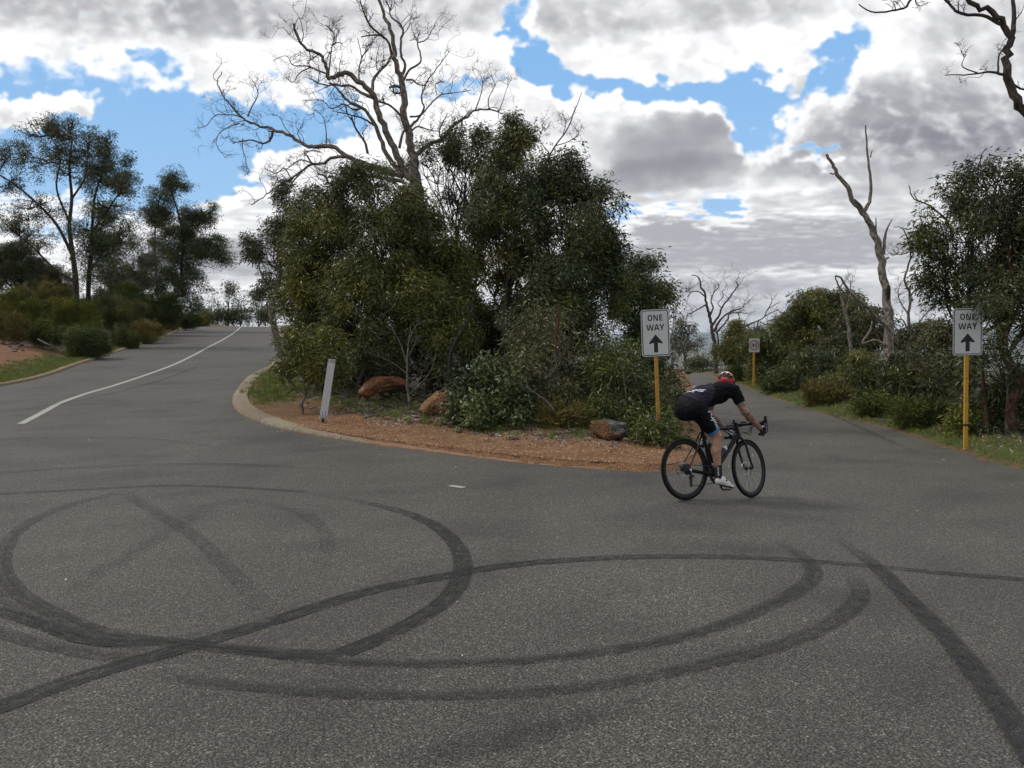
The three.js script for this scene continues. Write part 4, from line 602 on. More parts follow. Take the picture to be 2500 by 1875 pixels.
{
  const o = deadTree('bare grey dead trunk with two long spikes beside the right road', 22, [
    [[[1924, 880], [1920, 780], [1917, 700], [1916, 650], [1908, 580], [1898, 535], [1886, 500], [1872, 470], [1850, 440], [1828, 402], [1808, 372], [1796, 350], [1785, 333]], 11.5, 2.6], [[[1866, 458], [1880, 430], [1879, 380], [1873, 330], [1870, 270]], 4.6, 1.4], [[[1874, 475], [1860, 445], [1846, 430]], 3.2, 1.2], [[[1904, 545], [1893, 505], [1892, 470]], 3.5, 1], [[[1908, 550], [1912, 510], [1918, 490], [1927, 474]], 4, 1], [[[1808, 372], [1800, 376], [1793, 374]], 2, 1.2], [[[1880, 340], [1884, 325]], 1.4, 1], [[[1912, 560], [1920, 556]], 2.4, 2],
    [[[1912, 745], [1890, 735], [1862, 742], [1880, 715], [1884, 695]], 3.4, 1.6], [[[1908, 700], [1880, 670], [1840, 635], [1815, 600], [1806, 595]], 4, 1.6],
  ], { map: X0, barkMat: B.pale, twig: 0, spread: 0.3 });
  part('hollow', new THREE.SphereGeometry(1, 16, 12).scale(0.055, 0.2, 0.04).translate(...(() => { const p = at2(1919, 632, 21.87).sub(o.position); return [p.x, p.y, p.z]; })()), B.black, o).userData.label = 'dark hollow in the trunk';
}
deadTree('pale crooked dead stems between the trees left of the grey trunk', 30, [[[[1838, 760], [1832, 700], [1822, 660], [1812, 620], [1804, 596]], 4, 1.4], [[[1826, 680], [1835, 640], [1838, 605]], 2, 0.8], [[[1812, 625], [1822, 610], [1832, 602]], 1.6, 0.6]], { map: X0, barkMat: B.pale, twig: 0.5, spread: 0.4 });
deadTree('group of curved dark dead stems between trunk and right gum', 27, [[[[1968, 850], [1966, 730], [1962, 680], [1966, 640], [1954, 600], [1966, 560], [1962, 520], [1950, 492], [1930, 490]], 4, 0.8], [[[1962, 545], [1942, 550], [1928, 540]], 1.6, 0.6], [[[1966, 640], [1982, 620], [1995, 600]], 2, 0.7], [[[1964, 720], [1948, 690], [1930, 700]], 2, 0.7], [[[1966, 740], [1990, 690], [2020, 660]], 2, 0.7], [[[1962, 680], [1940, 640], [1945, 610]], 1.6, 0.6]], { map: X0, barkMat: B.grey, twig: 1.4, spread: 0.5, twigLen: 0.9 });
deadTree('curved bare branch arching from the top of the leafy right gum', 17.5, [[[[2060, 520], [2048, 480], [2030, 462], [2000, 440], [1972, 428], [1963, 400]], 2.6, 0.9], [[[1985, 436], [1975, 420], [1985, 410]], 1.2, 0.5]], { map: X0, barkMat: B.black, twig: 0.4, name: 'dead_branch', ground: false, twigLen: 0.5 });
deadTree('bare fork rising from the right edge gum', 16, [[[[2130, 440], [2128, 400], [2122, 380], [2118, 340], [2130, 320]], 1.8, 0.8], [[[2122, 385], [2100, 365], [2095, 345]], 1.2, 0.5], [[[2126, 395], [2150, 365]], 1.2, 0.5]], { map: X0, barkMat: B.black, twig: 1.2, name: 'dead_branch', ground: false, twigLen: 0.5 });
const zG = (u, v) => [1371.5 + u * 0.2133, 575.1 + v * 0.2133];
deadTree('leafless spreading tree standing beyond the rider against the hazy plain', 52, [
  [[[825, 1080], [815, 900], [810, 780], [792, 700], [780, 620], [760, 520], [740, 440], [716, 350], [702, 260], [662, 200], [660, 140], [622, 100], [570, 90]], 5.2, 0.8], [[[805, 660], [852, 560], [922, 490], [1000, 450], [1090, 420], [1110, 370]], 3.2, 0.8], [[[785, 600], [850, 500], [882, 420], [942, 340], [1000, 260], [1046, 190], [1022, 140], [1070, 110]], 2.8, 0.6], [[[762, 500], [792, 420], [772, 350], [802, 260], [850, 210], [832, 160]], 2.2, 0.6], [[[718, 390], [650, 430], [582, 470], [530, 490], [525, 545]], 1.9, 0.6], [[[712, 310], [650, 260], [582, 258], [530, 312]], 1.8, 0.6], [[[822, 680], [872, 620], [942, 540], [962, 480], [1060, 470], [1140, 480]], 2.4, 0.7], [[[840, 900], [845, 760], [835, 660], [850, 640]], 2.4, 1.2], [[[1050, 470], [1060, 530], [1080, 570]], 1.2, 0.5], [[[880, 420], [840, 380], [900, 300], [880, 250]], 1.2, 0.5], [[[560, 265], [540, 235], [580, 215]], 1, 0.4]], { map: zG, barkMat: B.dark, twig: 0.9, twigLen: 1.7, spread: 0.5 });
deadTree('bare slanting branches rising over the tree left of the speed sign', 58, [[[[1010, 700], [1060, 625], [1100, 608], [1200, 572], [1262, 545], [1310, 515], [1342, 440], [1400, 400], [1465, 360]], 2.2, 0.6], [[[1310, 510], [1380, 470], [1450, 450], [1500, 490]], 1.3, 0.5], [[[1250, 550], [1240, 600], [1262, 650]], 1.3, 0.5], [[[1262, 560], [1330, 590], [1360, 580]], 1.3, 0.5], [[[1340, 450], [1390, 350], [1385, 330]], 1.2, 0.4]], { map: zG, barkMat: B.dark, twig: 0.8, twigLen: 1.5, spread: 0.4 });
const zH = (u, v) => [1106 + u * 0.5, v * 0.5];
deadTree('dead tree outside the right edge, its bare limbs hanging into the top corner', 13, [
  [[[2420, 1900], [2400, 1500], [2360, 1000], [2300, 700], [2230, 500], [2182, 425], [2142, 330], [2136, 240], [2150, 180], [2122, 100], [2072, 50], [1990, 20], [1930, -40], [1850, -120]], 13.5, 3.5], [[[2145, 205], [2168, 110], [2166, 0], [2180, -120]], 6, 3], [[[2112, 105], [2040, 70], [1940, 58], [1900, 30], [1858, -20], [1800, -90]], 4, 2], [[[2126, 322], [2060, 310], [1980, 322], [1870, 325]], 3.2, 0.9], [[[2010, 315], [1945, 285], [1958, 240]], 1.6, 0.6], [[[2100, 310], [2104, 240], [2130, 205]], 2.2, 1], [[[1850, -120], [1790, -60], [1725, -5], [1700, 30], [1640, 48], [1560, 52], [1498, 18]], 4, 1.1], [[[1770, -40], [1742, 0], [1760, 25], [1810, 8]], 1.6, 0.5], [[[2160, 360], [2190, 380], [2260, 400]], 3, 1.5], [[[1930, 50], [1928, 20], [1935, -10]], 1.4, 0.6]], { map: zH, barkMat: B.dark, twig: 0.55, twigLen: 0.55, spread: 0.25 });
deadTree('thin bare sapling with pale forking branches beside the red boulder', 16.6, [[[[884, 868], [880, 840], [879, 800], [881, 760], [884, 730], [888, 700]], 3.2, 0.8], [[[880, 788], [866, 745], [850, 715], [838, 690]], 1.8, 0.5], [[[879, 808], [850, 785], [820, 770], [790, 760]], 1.5, 0.5], [[[882, 855], [905, 832], [925, 810], [938, 780], [945, 745]], 1.6, 0.5], [[[912, 828], [940, 815], [965, 808]], 0.9, 0.4], [[[882, 770], [895, 745], [905, 725]], 1.1, 0.4], [[[893, 843], [915, 800], [925, 770]], 0.9, 0.35], [[[884, 735], [902, 700], [925, 690]], 0.9, 0.35]], { map: X0, barkMat: bark(0.3, 0.28, 0.24), twig: 0.8, twigLen: 0.5, spread: 0.5, name: 'bare_sapling' });
// ---------------------------------------------------------------- signs and post
const signMetal = std({ color: lin(0.32, 0.32, 0.33), metalness: 0.6, roughness: 0.5 });
const yellowTex = dataTex(64, 512, (x, y) => { const n = fbm2(x * 0.05, y * 0.02, 4), chip = fbm2(x * 0.13 + 7, y * 0.05, 3) > 0.33; const q = chip ? [105, 80, 50] : [225 + 30 * n, 225 + 30 * n, 222 + 30 * n]; return q; });
const yellowMat = std({ map: yellowTex, color: lin(0.62, 0.32, 0.045), roughness: 0.6 });
const yellowMat2 = std({ map: yellowTex, color: lin(0.68, 0.37, 0.03), roughness: 0.6 });
const black = std({ color: lin(0.012, 0.012, 0.013), roughness: 0.55 });
function faceTex(W, H, draw) { const c = document.createElement('canvas'); c.width = W; c.height = H; const g = c.getContext('2d'); draw(g, W, H); const t = new THREE.CanvasTexture(c); t.colorSpace = THREE.SRGBColorSpace; t.magFilter = THREE.LinearFilter; return t; }
function speckle(g, W, H, seed, n) { const r = mulberry(seed); for (let i = 0; i < n; i++) { g.fillStyle = `rgba(${90 + 80 * r()},${90 + 80 * r()},${80 + 80 * r()},${0.05 + 0.12 * r()})`; g.beginPath(); g.arc(r() * W, r() * H, 1 + 7 * r() * r(), 0, 7); g.fill(); } }
const rr = (g, x, y, w, h, r) => { g.beginPath(); g.roundRect(x, y, w, h, r); };
const oneWay = (seed, worn) => faceTex(450, 750, (g, W, H) => {
  g.fillStyle = '#e6e6e4'; g.fillRect(0, 0, W, H); speckle(g, W, H, seed, worn);
  g.strokeStyle = '#0b0b0c'; g.lineWidth = 13; rr(g, 18, 18, W - 36, H - 36, 34); g.stroke();
  g.fillStyle = '#0b0b0c'; g.textAlign = 'center'; g.textBaseline = 'alphabetic';
  const word = (t, y, w) => { g.save(); g.font = 'bold 128px sans-serif'; const m = g.measureText(t).width; g.translate(W / 2, y); g.scale(w / m, 1.06); g.fillText(t, 0, 0); g.restore(); };
  word('ONE', 182, 248); word('WAY', 336, 290);
  g.beginPath(); g.moveTo(225, 400); g.lineTo(333, 530); g.quadraticCurveTo(336, 548, 318, 548); g.lineTo(258, 532); g.lineTo(258, 690); g.lineTo(194, 690); g.lineTo(194, 532); g.lineTo(132, 552); g.quadraticCurveTo(114, 548, 120, 530); g.closePath(); g.fill();
  g.fillStyle = '#8c8c8c'; for (const y of [704, 62]) { g.beginPath(); g.arc(225, y, 6, 0, 7); g.fill(); }
});
const limit40 = faceTex(450, 600, (g, W, H) => {
  g.fillStyle = '#e4e4e0'; g.fillRect(0, 0, W, H); speckle(g, W, H, 5, 120);
  g.strokeStyle = '#c4101c'; g.lineWidth = 40; g.beginPath(); g.arc(225, 296, 186, 0, 7); g.stroke();
  g.fillStyle = '#0b0b0c'; g.textAlign = 'center'; g.font = 'bold 236px sans-serif'; g.save(); g.translate(225, 381); g.scale(1.0, 1); g.fillText('40', 0, 0); g.restore();
});
function plate(w, h, r, t) {
  const s = new THREE.Shape(); s.moveTo(-w / 2 + r, -h / 2); s.lineTo(w / 2 - r, -h / 2); s.quadraticCurveTo(w / 2, -h / 2, w / 2, -h / 2 + r); s.lineTo(w / 2, h / 2 - r); s.quadraticCurveTo(w / 2, h / 2, w / 2 - r, h / 2); s.lineTo(-w / 2 + r, h / 2); s.quadraticCurveTo(-w / 2, h / 2, -w / 2, h / 2 - r); s.lineTo(-w / 2, -h / 2 + r); s.quadraticCurveTo(-w / 2, -h / 2, -w / 2 + r, -h / 2);
  const g = new THREE.ExtrudeGeometry(s, { depth: t, bevelEnabled: true, bevelSize: 0.0015, bevelThickness: 0.0012, bevelSegments: 2, curveSegments: 6 }), f = new THREE.ShapeGeometry(s, 6);
  const uv = f.attributes.uv, p = f.attributes.position; for (let i = 0; i < p.count; i++) uv.setXY(i, p.getX(i) / w + 0.5, p.getY(i) / h + 0.5);
  return [g, f.translate(0, 0, t + 0.0032)];
}
// a sign: panel centre at pixel (cx, cy) of 2500, depth d; post down to the ground
function sign(label, cx, cy, d, w, h, face, lean, postW, mat, turn, category, depthTilt = 0) {
  const c = at(cx, cy, d), gx = c.x, gz = c.z, foot = landH(gx, gz), H = c.y - foot;
  const o = thing('road_sign', label, category, V(gx + Math.sin(lean) * H, foot, gz)); o.rotation.set(depthTilt, turn, lean, 'YXZ');
  const [g, f] = plate(w, h, 0.045, 0.0025), pz = postW / 2 + 0.006;
  const p = part('panel', g.translate(0, H, pz), signMetal, o);
  part('sign_face', f.translate(0, H, pz), std({ map: face, color: lin(0.68, 0.685, 0.68), roughness: 0.5 }), p);
  const post = new RoundedBoxGeometry(postW, H + h * 0.42 + 0.4, postW * 0.8, 2, 0.006).translate(0, (H + h * 0.42 - 0.4) / 2, 0), uv = post.attributes.uv; for (let i = 0; i < uv.count; i++) uv.setXY(i, uv.getX(i) * 0.8, uv.getY(i) * 1.6);
  part('post', post, mat, o);
  for (const y of [H - h * 0.3, H + h * 0.34]) part('bracket', box(postW + 0.07, 0.03, 0.006, 0, y, pz - 0.006), signMetal, o);
  return o;
}
const s1 = sign('one way sign on a leaning yellow post in front of the thicket', 1599.5, 812.5, 13.3, 0.45, 0.75, oneWay(1, 160), 0.045, 0.058, yellowMat, -0.04, 'road sign');
const s2 = sign('one way sign on an upright yellow post at the right verge, leaves across it', 2360, 810, 14.0, 0.475, 0.79, oneWay(2, 420), 0.018, 0.062, yellowMat2, -0.1, 'road sign');
part('strap', box(0.072, 0.035, 0.062, 0, 0.42, 0, 0.004), black, s2);
sign('small 40 speed limit sign on a yellow post down the right road', 1841, 843, 35.5, 0.45, 0.6, limit40, 0.006, 0.085, yellowMat2, -0.1, 'road sign');
{ // leaves of the tree behind hang over the corner of the right sign: a small branch of its own
  const c = at(2394, 758, 13.7), o = thing('leafy_branch', 'small leafy branch hanging across the corner of the right one way sign', 'branch', c), up = at(2440, 720, 14.0);
  part('stem', limb(sub(curve(wiggle(up, c, 3, 0.2, mulberry(4)), 8), c), taper(9, 0.008, 0.003), 5), B.black, o);
  crown('foliage', o, c, [[c.clone().add(V(0.1, 0.04, 0)), 0.10, 0.09, 0.05, 7], [at(2428, 733, 13.8), 0.2, 0.12, 0.1, 16]], 'gum', DARKG, { gap: -1, scale: 0.7 });
}
{ // white roadside guide post, leaning
  const foot = landAt(788, 1031), lean = -0.155, L = 1.12, o = thing('guide_post', 'white wooden guide post leaning to the right behind the kerb', 'guide post', foot); o.rotation.z = lean; o.rotation.y = 0.12;
  const tex = dataTex(128, 512, (x, y) => { const n = fbm2(x * 0.06, y * 0.006, 4), s = fbm2(x * 0.09 + 5, y * 0.09, 3); const dirt = ss(0.28, 0.4, s) * 60 + (y < 60 ? ss(-0.1, 0.3, n + 0.1) * 70 : 0); const q = 228 + 34 * n - dirt; return [q, q * 0.99, q * 0.985]; });
  const g = new RoundedBoxGeometry(0.135, L, 0.042, 2, 0.008).translate(0, L / 2 + 0.07, 0), uv = g.attributes.uv, p = g.attributes.position; for (let i = 0; i < p.count; i++) uv.setXY(i, p.getX(i) / 0.135 + 0.5, p.getY(i) / L);
  part('board', g, std({ map: tex, color: lin(0.66, 0.66, 0.68), roughness: 0.7 }), o);
  part('foot', box(0.05, 0.2, 0.034, 0.0, -0.02, 0, 0.004), black, o);
  for (const x of [-0.026, 0.026]) part('bolt_slot', box(0.008, 0.085, 0.004, x, 0.17, 0.0205, 0.001), std({ color: lin(0.05, 0.06, 0.11), roughness: 0.5 }), o);
  part('reflector_mark', box(0.03, 0.006, 0.003, 0.008, L * 0.72, 0.0205, 0.001), signMetal, o);
}
// ---------------------------------------------------------------- boulders and stones
function rock(seed, sx, sy, sz, f, colour, detail = 24) {
  const g = new THREE.SphereGeometry(1, detail * 2, detail), p = g.attributes.position, q = V();
  for (let i = 0; i < p.count; i++) {
    q.fromBufferAttribute(p, i).normalize(); const d = q.clone();
    let r = 1 + 0.26 * n3(q.x * 1.1 + seed, q.y * 1.1, q.z * 1.1) + 0.13 * Math.abs(n3(q.x * 2.4, q.y * 2.4 + seed, q.z * 2.4)) + 0.05 * fbm3(q.x * 6, q.y * 6, q.z * 6 + seed, 3);
    for (const [nx, ny, nz, c] of f) { const k = d.x * nx + d.y * ny + d.z * nz; if (k > 0.05) r = Math.min(r, c / k); }
    p.setXYZ(i, d.x * r * sx, d.y * r * sy, d.z * r * sz);
  }
  const m = mergeVertices(g, 1e-4); m.computeVertexNormals(); 
  const uv = m.attributes.uv; for (let i = 0; i < uv.count; i++) uv.setXY(i, m.attributes.position.getX(i) * 1.4 + m.attributes.position.getZ(i), m.attributes.position.getY(i) * 1.6);
  return tint(m, colour);
}
const rockTex = dataTex(256, 256, (x, y) => { const a = fbm2(x * 0.05, y * 0.05, 6); const q = clamp(200 + 130 * a, 40, 255); return [q, q, q]; });
const rockMat = std({ map: rockTex, bumpMap: rockTex, bumpScale: 0.03, roughness: 0.95, vertexColors: true });
{
  const red = (x, y, z) => { const n = fbm3(x * 4, y * 4, z * 4, 4), m = fbm3(x * 2 + 5, y * 5, z * 2, 3); let c = mix3([0.52, 0.18, 0.075], [0.38, 0.19, 0.1], clamp(0.5 + n, 0, 1)); c = mix3(c, [0.5, 0.4, 0.27], ss(0.26, 0.34, m)); return mix3(c, [0.17, 0.13, 0.05], ss(0.2, 0.35, n) * 0.6); };
  const p = landAt(936, 977), o = thing('boulder', 'flat topped red-brown boulder overhanging on its right, behind the sapling', 'boulder', p);
  const a = rock(3, 0.47, 0.34, 0.34, [[0.1, 1, 0, 0.72], [-0.55, 0.6, 0.3, 0.72], [0.1, -0.9, 0.3, 0.5], [0.3, -0.4, 0.85, 0.7]], red), q = a.attributes.position;
  for (let i = 0; i < q.count; i++) { const x = q.getX(i), y = q.getY(i); q.setY(i, y + 0.27 + 0.13 * ss(-0.3, 0.45, x) * (y < 0 ? 1 : 0.35) - 0.06 * ss(-0.1, -0.5, x)); } a.computeVertexNormals();
  part('stone', a, rockMat, o); part('foot_stone', rock(9, 0.22, 0.14, 0.2, [], red, 14).translate(-0.24, 0.06, -0.04), rockMat, o);
  const tan = (x, y, z) => { const n = fbm3(x * 5, y * 5, z * 5, 4); let c = mix3([0.42, 0.23, 0.09], [0.26, 0.09, 0.04], clamp(0.4 + 1.4 * n + (x > 0.1 ? 0.35 : -0.1), 0, 1)); return mix3(c, [0.16, 0.14, 0.07], ss(0.15, 0.3, fbm3(x * 8, y * 8 + 4, z * 8, 3)) * 0.5); };
  const p2 = landAt(1068, 1012), o2 = thing('boulder', 'pitted tan and orange boulder half hidden by the broad-leaved shrub', 'boulder', p2);
  part('stone', rock(7, 0.34, 0.27, 0.28, [[-0.75, 0.62, 0.2, 0.62], [0.1, 0.4, 0.9, 0.8]], tan).translate(0, 0.17, 0), rockMat, o2);
  const hole = at(1062, 985, 14.4).sub(p2); part('hole', new THREE.SphereGeometry(0.035, 12, 8).translate(-0.06, 0.17, 0.245), std({ color: lin(0.12, 0.045, 0.02), roughness: 1 }), o2);
  const split = (x, y, z) => { const n = fbm3(x * 5 + 3, y * 5, z * 5, 4); return x + 0.4 * y > 0.03 && y + 0.5 * x > 0.02 ? mix3([0.10, 0.105, 0.11], [0.17, 0.16, 0.14], clamp(0.5 + n * 1.5, 0, 1)) : mix3([0.27, 0.10, 0.035], [0.14, 0.09, 0.04], clamp(0.5 + 1.3 * n, 0, 1)); };
  const p3 = landAt(1486, 1072), o3 = thing('boulder', 'low rust and slate grey boulder by the grass right of the thicket', 'boulder', p3);
  part('stone', rock(12, 0.28, 0.19, 0.26, [[0.2, 0.95, 0.2, 0.75], [-0.5, 0.3, 0.8, 0.75]], split).translate(0, 0.14, 0), rockMat, o3);
  const pale = (x, y, z) => { const n = fbm3(x * 9, y * 9, z * 9, 3); return mix3([0.34, 0.26, 0.2], [0.24, 0.15, 0.1], clamp(0.5 + n, 0, 1)); };
  for (const [l, px, py, s] of [['pale small stone at the gravel edge below the broad-leaved shrub', 1120, 1054, 0.055], ['small flat stone in the litter right of the shrub', 1252, 1074, 0.085], ['small dark stone by the kerb nose on the grass', 628, 957, 0.10], ['white pebble alone on the gravel under the shrub', 1265, 1090, 0.035]]) { const p = landAt(px, py), o = thing('stone', l, 'stone', p); part('stone', rock(px % 17, s, s * 0.6, s * 0.8, [], pale, 10).translate(0, s * 0.3, 0), rockMat, o); }
  // stones tipped out on the left bank
  const rnd = mulberry(77), G = 'pale stones spilled on the left bank'; let proto = null;
  for (let i = 0; i < 16; i++) {
    const p = landAt(4 + 56 * Math.pow(rnd(), 0.8), 822 + 44 * rnd()), s = 0.08 + 0.12 * rnd();
    const o = new THREE.Group(); o.name = numbered('stone'); o.position.copy(p); o.rotation.set(rnd() * 3, rnd() * 6, rnd() * 3); scene.add(o); tag(o, 'pale pinkish stone spilled on red earth at the left edge of the bank', 'stone', G);
    part('stone', rock(20 + (i % 5), s, s * 0.62, s * 0.8, [[0.3, 0.8, 0.2, 0.7], [-0.6, 0.2, 0.7, 0.75]], pale, 8), rockMat, o);
  }
}
// ---------------------------------------------------------------- fallen wood
function fallen(label, px, d, r, mat, dz = []) {
  const pts = px.map(([x, y], i) => at(x, y, d + (dz[i] ?? 0))), b = pts[0].clone(), up = /trunk/.test(label) ? ['tree_trunk', 'trunk'] : /stem rising/.test(label) ? ['pale_sapling', 'sapling'] : ['fallen_branch', 'branch'], o = thing(up[0], label, up[1], b), rnd = mulberry(seedNow++);
  const ln = curve(pts, pts.length * 4); part('stem', limb(sub(ln, b), taper(ln.length, r, r * 0.35), 6, true), mat, o);
  const gs = []; for (let k = 0; k < 5; k++) { const s = ln[3 + Math.floor(rnd() * (ln.length - 4))], e = s.clone().add(V((rnd() - 0.5) * 0.5, rnd() * 0.3, (rnd() - 0.5) * 0.4)), t = curve(wiggle(s, e, 3, 0.3, rnd), 6); gs.push(limb(sub(t, b), taper(7, r * 0.35, 0.002), 4)); } part('twigs', gs, mat, o);
}
fallen('pale fallen branch propped in front of the tangled shrub', [[1352, 1000], [1330, 975], [1300, 955], [1275, 940], [1262, 934]], 13.9, 0.016, B.pale);
fallen('thin pale crooked stick standing in the tangled shrub', [[1330, 925], [1352, 905], [1358, 885], [1348, 865]], 14.0, 0.011, B.pale);
fallen('bleached dead branch lying on the left bank behind the grass', [[92, 828], [112, 838], [130, 846], [150, 849]], 26.8, 0.03, B.pale);
fallen('dark fallen stick on the grass by the low shrub near the kerb', [[700, 962], [712, 954], [722, 948]], 17.2, 0.012, B.dark);
fallen('slender curved pale sapling stem rising beside the left sign', [[1528, 965], [1524, 930], [1518, 880], [1515, 850]], 13.9, 0.008, B.pale);
fallen('slim reddish trunk in the shade behind the red boulder', [[941, 930], [938, 900], [936, 870], [930, 800]], 18.6, 0.06, B.red);
fallen('dark leaning trunk inside the thicket', [[1098, 930], [1100, 870], [1115, 830], [1140, 790], [1150, 740]], 16.4, 0.055, B.black);
fallen('thin reddish trunk standing just right of the right sign', [[2412, 1075], [2408, 1000], [2400, 930], [2396, 860], [2385, 800]], 15.2, 0.045, B.red);
fallen('second thin trunk, nearer the right edge, leaning slightly right', [[2455, 1085], [2460, 1000], [2462, 920], [2470, 840]], 15.0, 0.04, B.grey);
fallen('rusty brown trunk low in the right of the thicket', [[1352, 890], [1356, 840], [1362, 790], [1366, 740]], 15.6, 0.06, bark(0.16, 0.07, 0.035));

// ---------------------------------------------------------------- grass, gravel and leaf litter
function scatter(name, label, category, geo, mat, spots, colours, s0, s1, flat) {
  const rnd = mulberry(seedNow++), m = new THREE.InstancedMesh(geo, mat, spots.length), M = new THREE.Matrix4(), Q = new THREE.Quaternion(), E = new THREE.Euler(), c = new THREE.Color();
  spots.forEach((p, i) => { E.set((rnd() - 0.5) * (flat ?? 0.4), rnd() * 6.28, (rnd() - 0.5) * (flat ?? 0.4)); Q.setFromEuler(E); const s = lerp(s0, s1, rnd()); M.compose(p, Q, V(s, s * (0.7 + 0.6 * rnd()), s)); m.setMatrixAt(i, M); const k = colours[Math.floor(rnd() * colours.length)], q = 0.75 + 0.5 * rnd(); m.setColorAt(i, c.setRGB(k[0] * q, k[1] * q, k[2] * q)); });
  m.name = numbered(name); m.castShadow = m.receiveShadow = true; scene.add(m); m.userData.kind = 'stuff'; m.userData.label = label; m.userData.category = category; return m;
}
{
  const tuft = (() => { const rnd = mulberry(3), pos = []; for (let i = 0; i < 14; i++) { const a = rnd() * 6.28, r = rnd() * 0.05, L = 0.05 + 0.08 * rnd(), b = V(Math.cos(a) * r, 0, Math.sin(a) * r), t = b.clone().add(V((rnd() - 0.5) * 0.09, L, (rnd() - 0.5) * 0.09)), w = V(Math.cos(a + 1.5), 0, Math.sin(a + 1.5)).multiplyScalar(0.0035); for (const q of [b.clone().add(w), b.clone().sub(w), t]) pos.push(q.x, q.y, q.z); } const g = new THREE.BufferGeometry(); g.setAttribute('position', new THREE.Float32BufferAttribute(pos, 3)); g.computeVertexNormals(); return g; })();
  const grassAt = [], rnd = mulberry(41);
  const tryAt = (x, z, list, f) => { const v = verge(x, z); if (v[0] < 0.12) return; const k = kindOfGround(x, z, v); if (f(k, v, x, z)) list.push(V(x, landH(x, z, v) - 0.004, z)); };
  for (let i = 0; i < 60000; i++) tryAt(-9 + 12 * rnd(), -10.5 - 20 * rnd(), grassAt, (k, v) => v[1] === 'island' && rnd() < (k.grass * 1.2 - 0.25) * (0.5 + ss(-0.2, 0.25, k.m)));
  for (let i = 0; i < 26000; i++) tryAt(2.5 + 10 * rnd(), -10 - 35 * rnd(), grassAt, (k, v) => v[1] === 'right' && rnd() < k.grass * 1.2 - 0.1);
  for (let i = 0; i < 40000; i++) tryAt(-24 + 10 * rnd(), -19 - 24 * rnd(), grassAt, (k, v) => v[1] === 'left' && v[0] < 3.4 && rnd() < k.grass * 1.2 - 0.1);
  scatter('grass', 'short green grass along the kerb and verges', 'grass', tuft, dullMat, grassAt, [[0.15, 0.20, 0.045], [0.20, 0.23, 0.055], [0.24, 0.21, 0.08], [0.13, 0.19, 0.04]], 0.5, 1.1);
  const peb = new THREE.IcosahedronGeometry(1, 0).scale(1, 0.62, 0.85), gravelAt = [];
  for (let i = 0; i < 90000; i++) tryAt(-7 + 10.5 * rnd(), -10.3 - 6 * rnd(), gravelAt, (k, v) => v[1] === 'island' && v[0] < 3.2 && rnd() < k.gravel * 0.9 + 0.05);
  scatter('gravel', 'loose orange pea gravel in front of the thicket', 'gravel', peb, std({ roughness: 0.9 }), gravelAt, [[0.29, 0.155, 0.075], [0.36, 0.205, 0.105], [0.18, 0.085, 0.04], [0.45, 0.31, 0.2], [0.22, 0.11, 0.052]], 0.006, 0.016, 3);
  const fl = (() => { const pos = []; leaf(pos, V(-0.04, 0, 0), V(1, 0, 0), V(0, 0, 1), 0.085, 0.024, 0.5); const g = new THREE.BufferGeometry(); g.setAttribute('position', new THREE.Float32BufferAttribute(pos, 3)); g.computeVertexNormals(); return g; })(), litterAt = [];
  for (let i = 0; i < 60000; i++) tryAt(-7 + 11 * rnd(), -11.5 - 9 * rnd(), litterAt, (k, v, x, z) => v[1] === 'island' && v[0] > 1.2 && rnd() < 0.25 + 0.75 * k.litter && fbm2(x * 0.9 + 3, z * 0.9, 3) > -0.12);
  for (let i = 0; i < 9000; i++) tryAt(3 + 9 * rnd(), -11 - 14 * rnd(), litterAt, (k, v) => v[1] === 'right' && v[0] > 0.6 && rnd() < 0.6);
  litterAt.forEach((p) => { p.y += 0.012; });
  scatter('leaf_litter', 'dry grey and brown fallen leaves under the thicket', 'leaf litter', fl, leafMat(0.7), litterAt, [[0.17, 0.145, 0.12], [0.26, 0.235, 0.205], [0.12, 0.075, 0.045], [0.20, 0.12, 0.07], [0.33, 0.3, 0.27]], 0.7, 1.5, 0.9);
  const stickAt = []; for (let i = 0; i < 1200; i++) tryAt(-6.5 + 10 * rnd(), -12.5 - 7 * rnd(), stickAt, (k, v) => v[1] === 'island' && v[0] > 1.6);
  scatter('fallen_twigs', 'thin grey twigs littered under the thicket', 'twigs', bar(V(-0.2, 0.01, 0), V(0.2, 0.04, 0.02), 0.005, 0.002, 4), B.twig, stickAt, [[1, 1, 1], [0.6, 0.55, 0.5]], 0.4, 1.6, 0.5);
  // low weeds and bits at the foot of the shrubs on the right verge and bank
  const weedAt = []; for (let i = 0; i < 5000; i++) tryAt(3 + 10 * rnd(), -11 - 40 * rnd(), weedAt, (k, v) => v[1] === 'right' && v[0] > 1.8 && v[0] < 4.5); for (let i = 0; i < 7000; i++) tryAt(-30 + 16 * rnd(), -22 - 45 * rnd(), weedAt, (k, v) => v[1] === 'left' && v[0] > 4 && k.dirt < 0.3 && v[0] < 12); for (let i = 0; i < 900; i++) tryAt(-6 + 9 * rnd(), -13 - 6 * rnd(), weedAt, (k, v) => v[1] === 'island' && v[0] > 2.4);
  scatter('undergrowth', 'low ragged undergrowth between the shrubs', 'undergrowth', SPRIG.tiny[0], dullMat, weedAt, [[0.07, 0.085, 0.035], [0.10, 0.095, 0.04], [0.13, 0.10, 0.05], [0.05, 0.07, 0.03]], 0.7, 1.5);
  const gritAt = []; for (let i = 0; i < 2600; i++) { const x = -14 + 26 * rnd(), z = -4 - 22 * rnd(), v = verge(x, z); if (v[0] < 0 && rnd() < 0.04 + 0.8 * Math.exp(v[0] * 2.2)) gritAt.push(V(x, roadH(x, z) + 0.003, z)); }
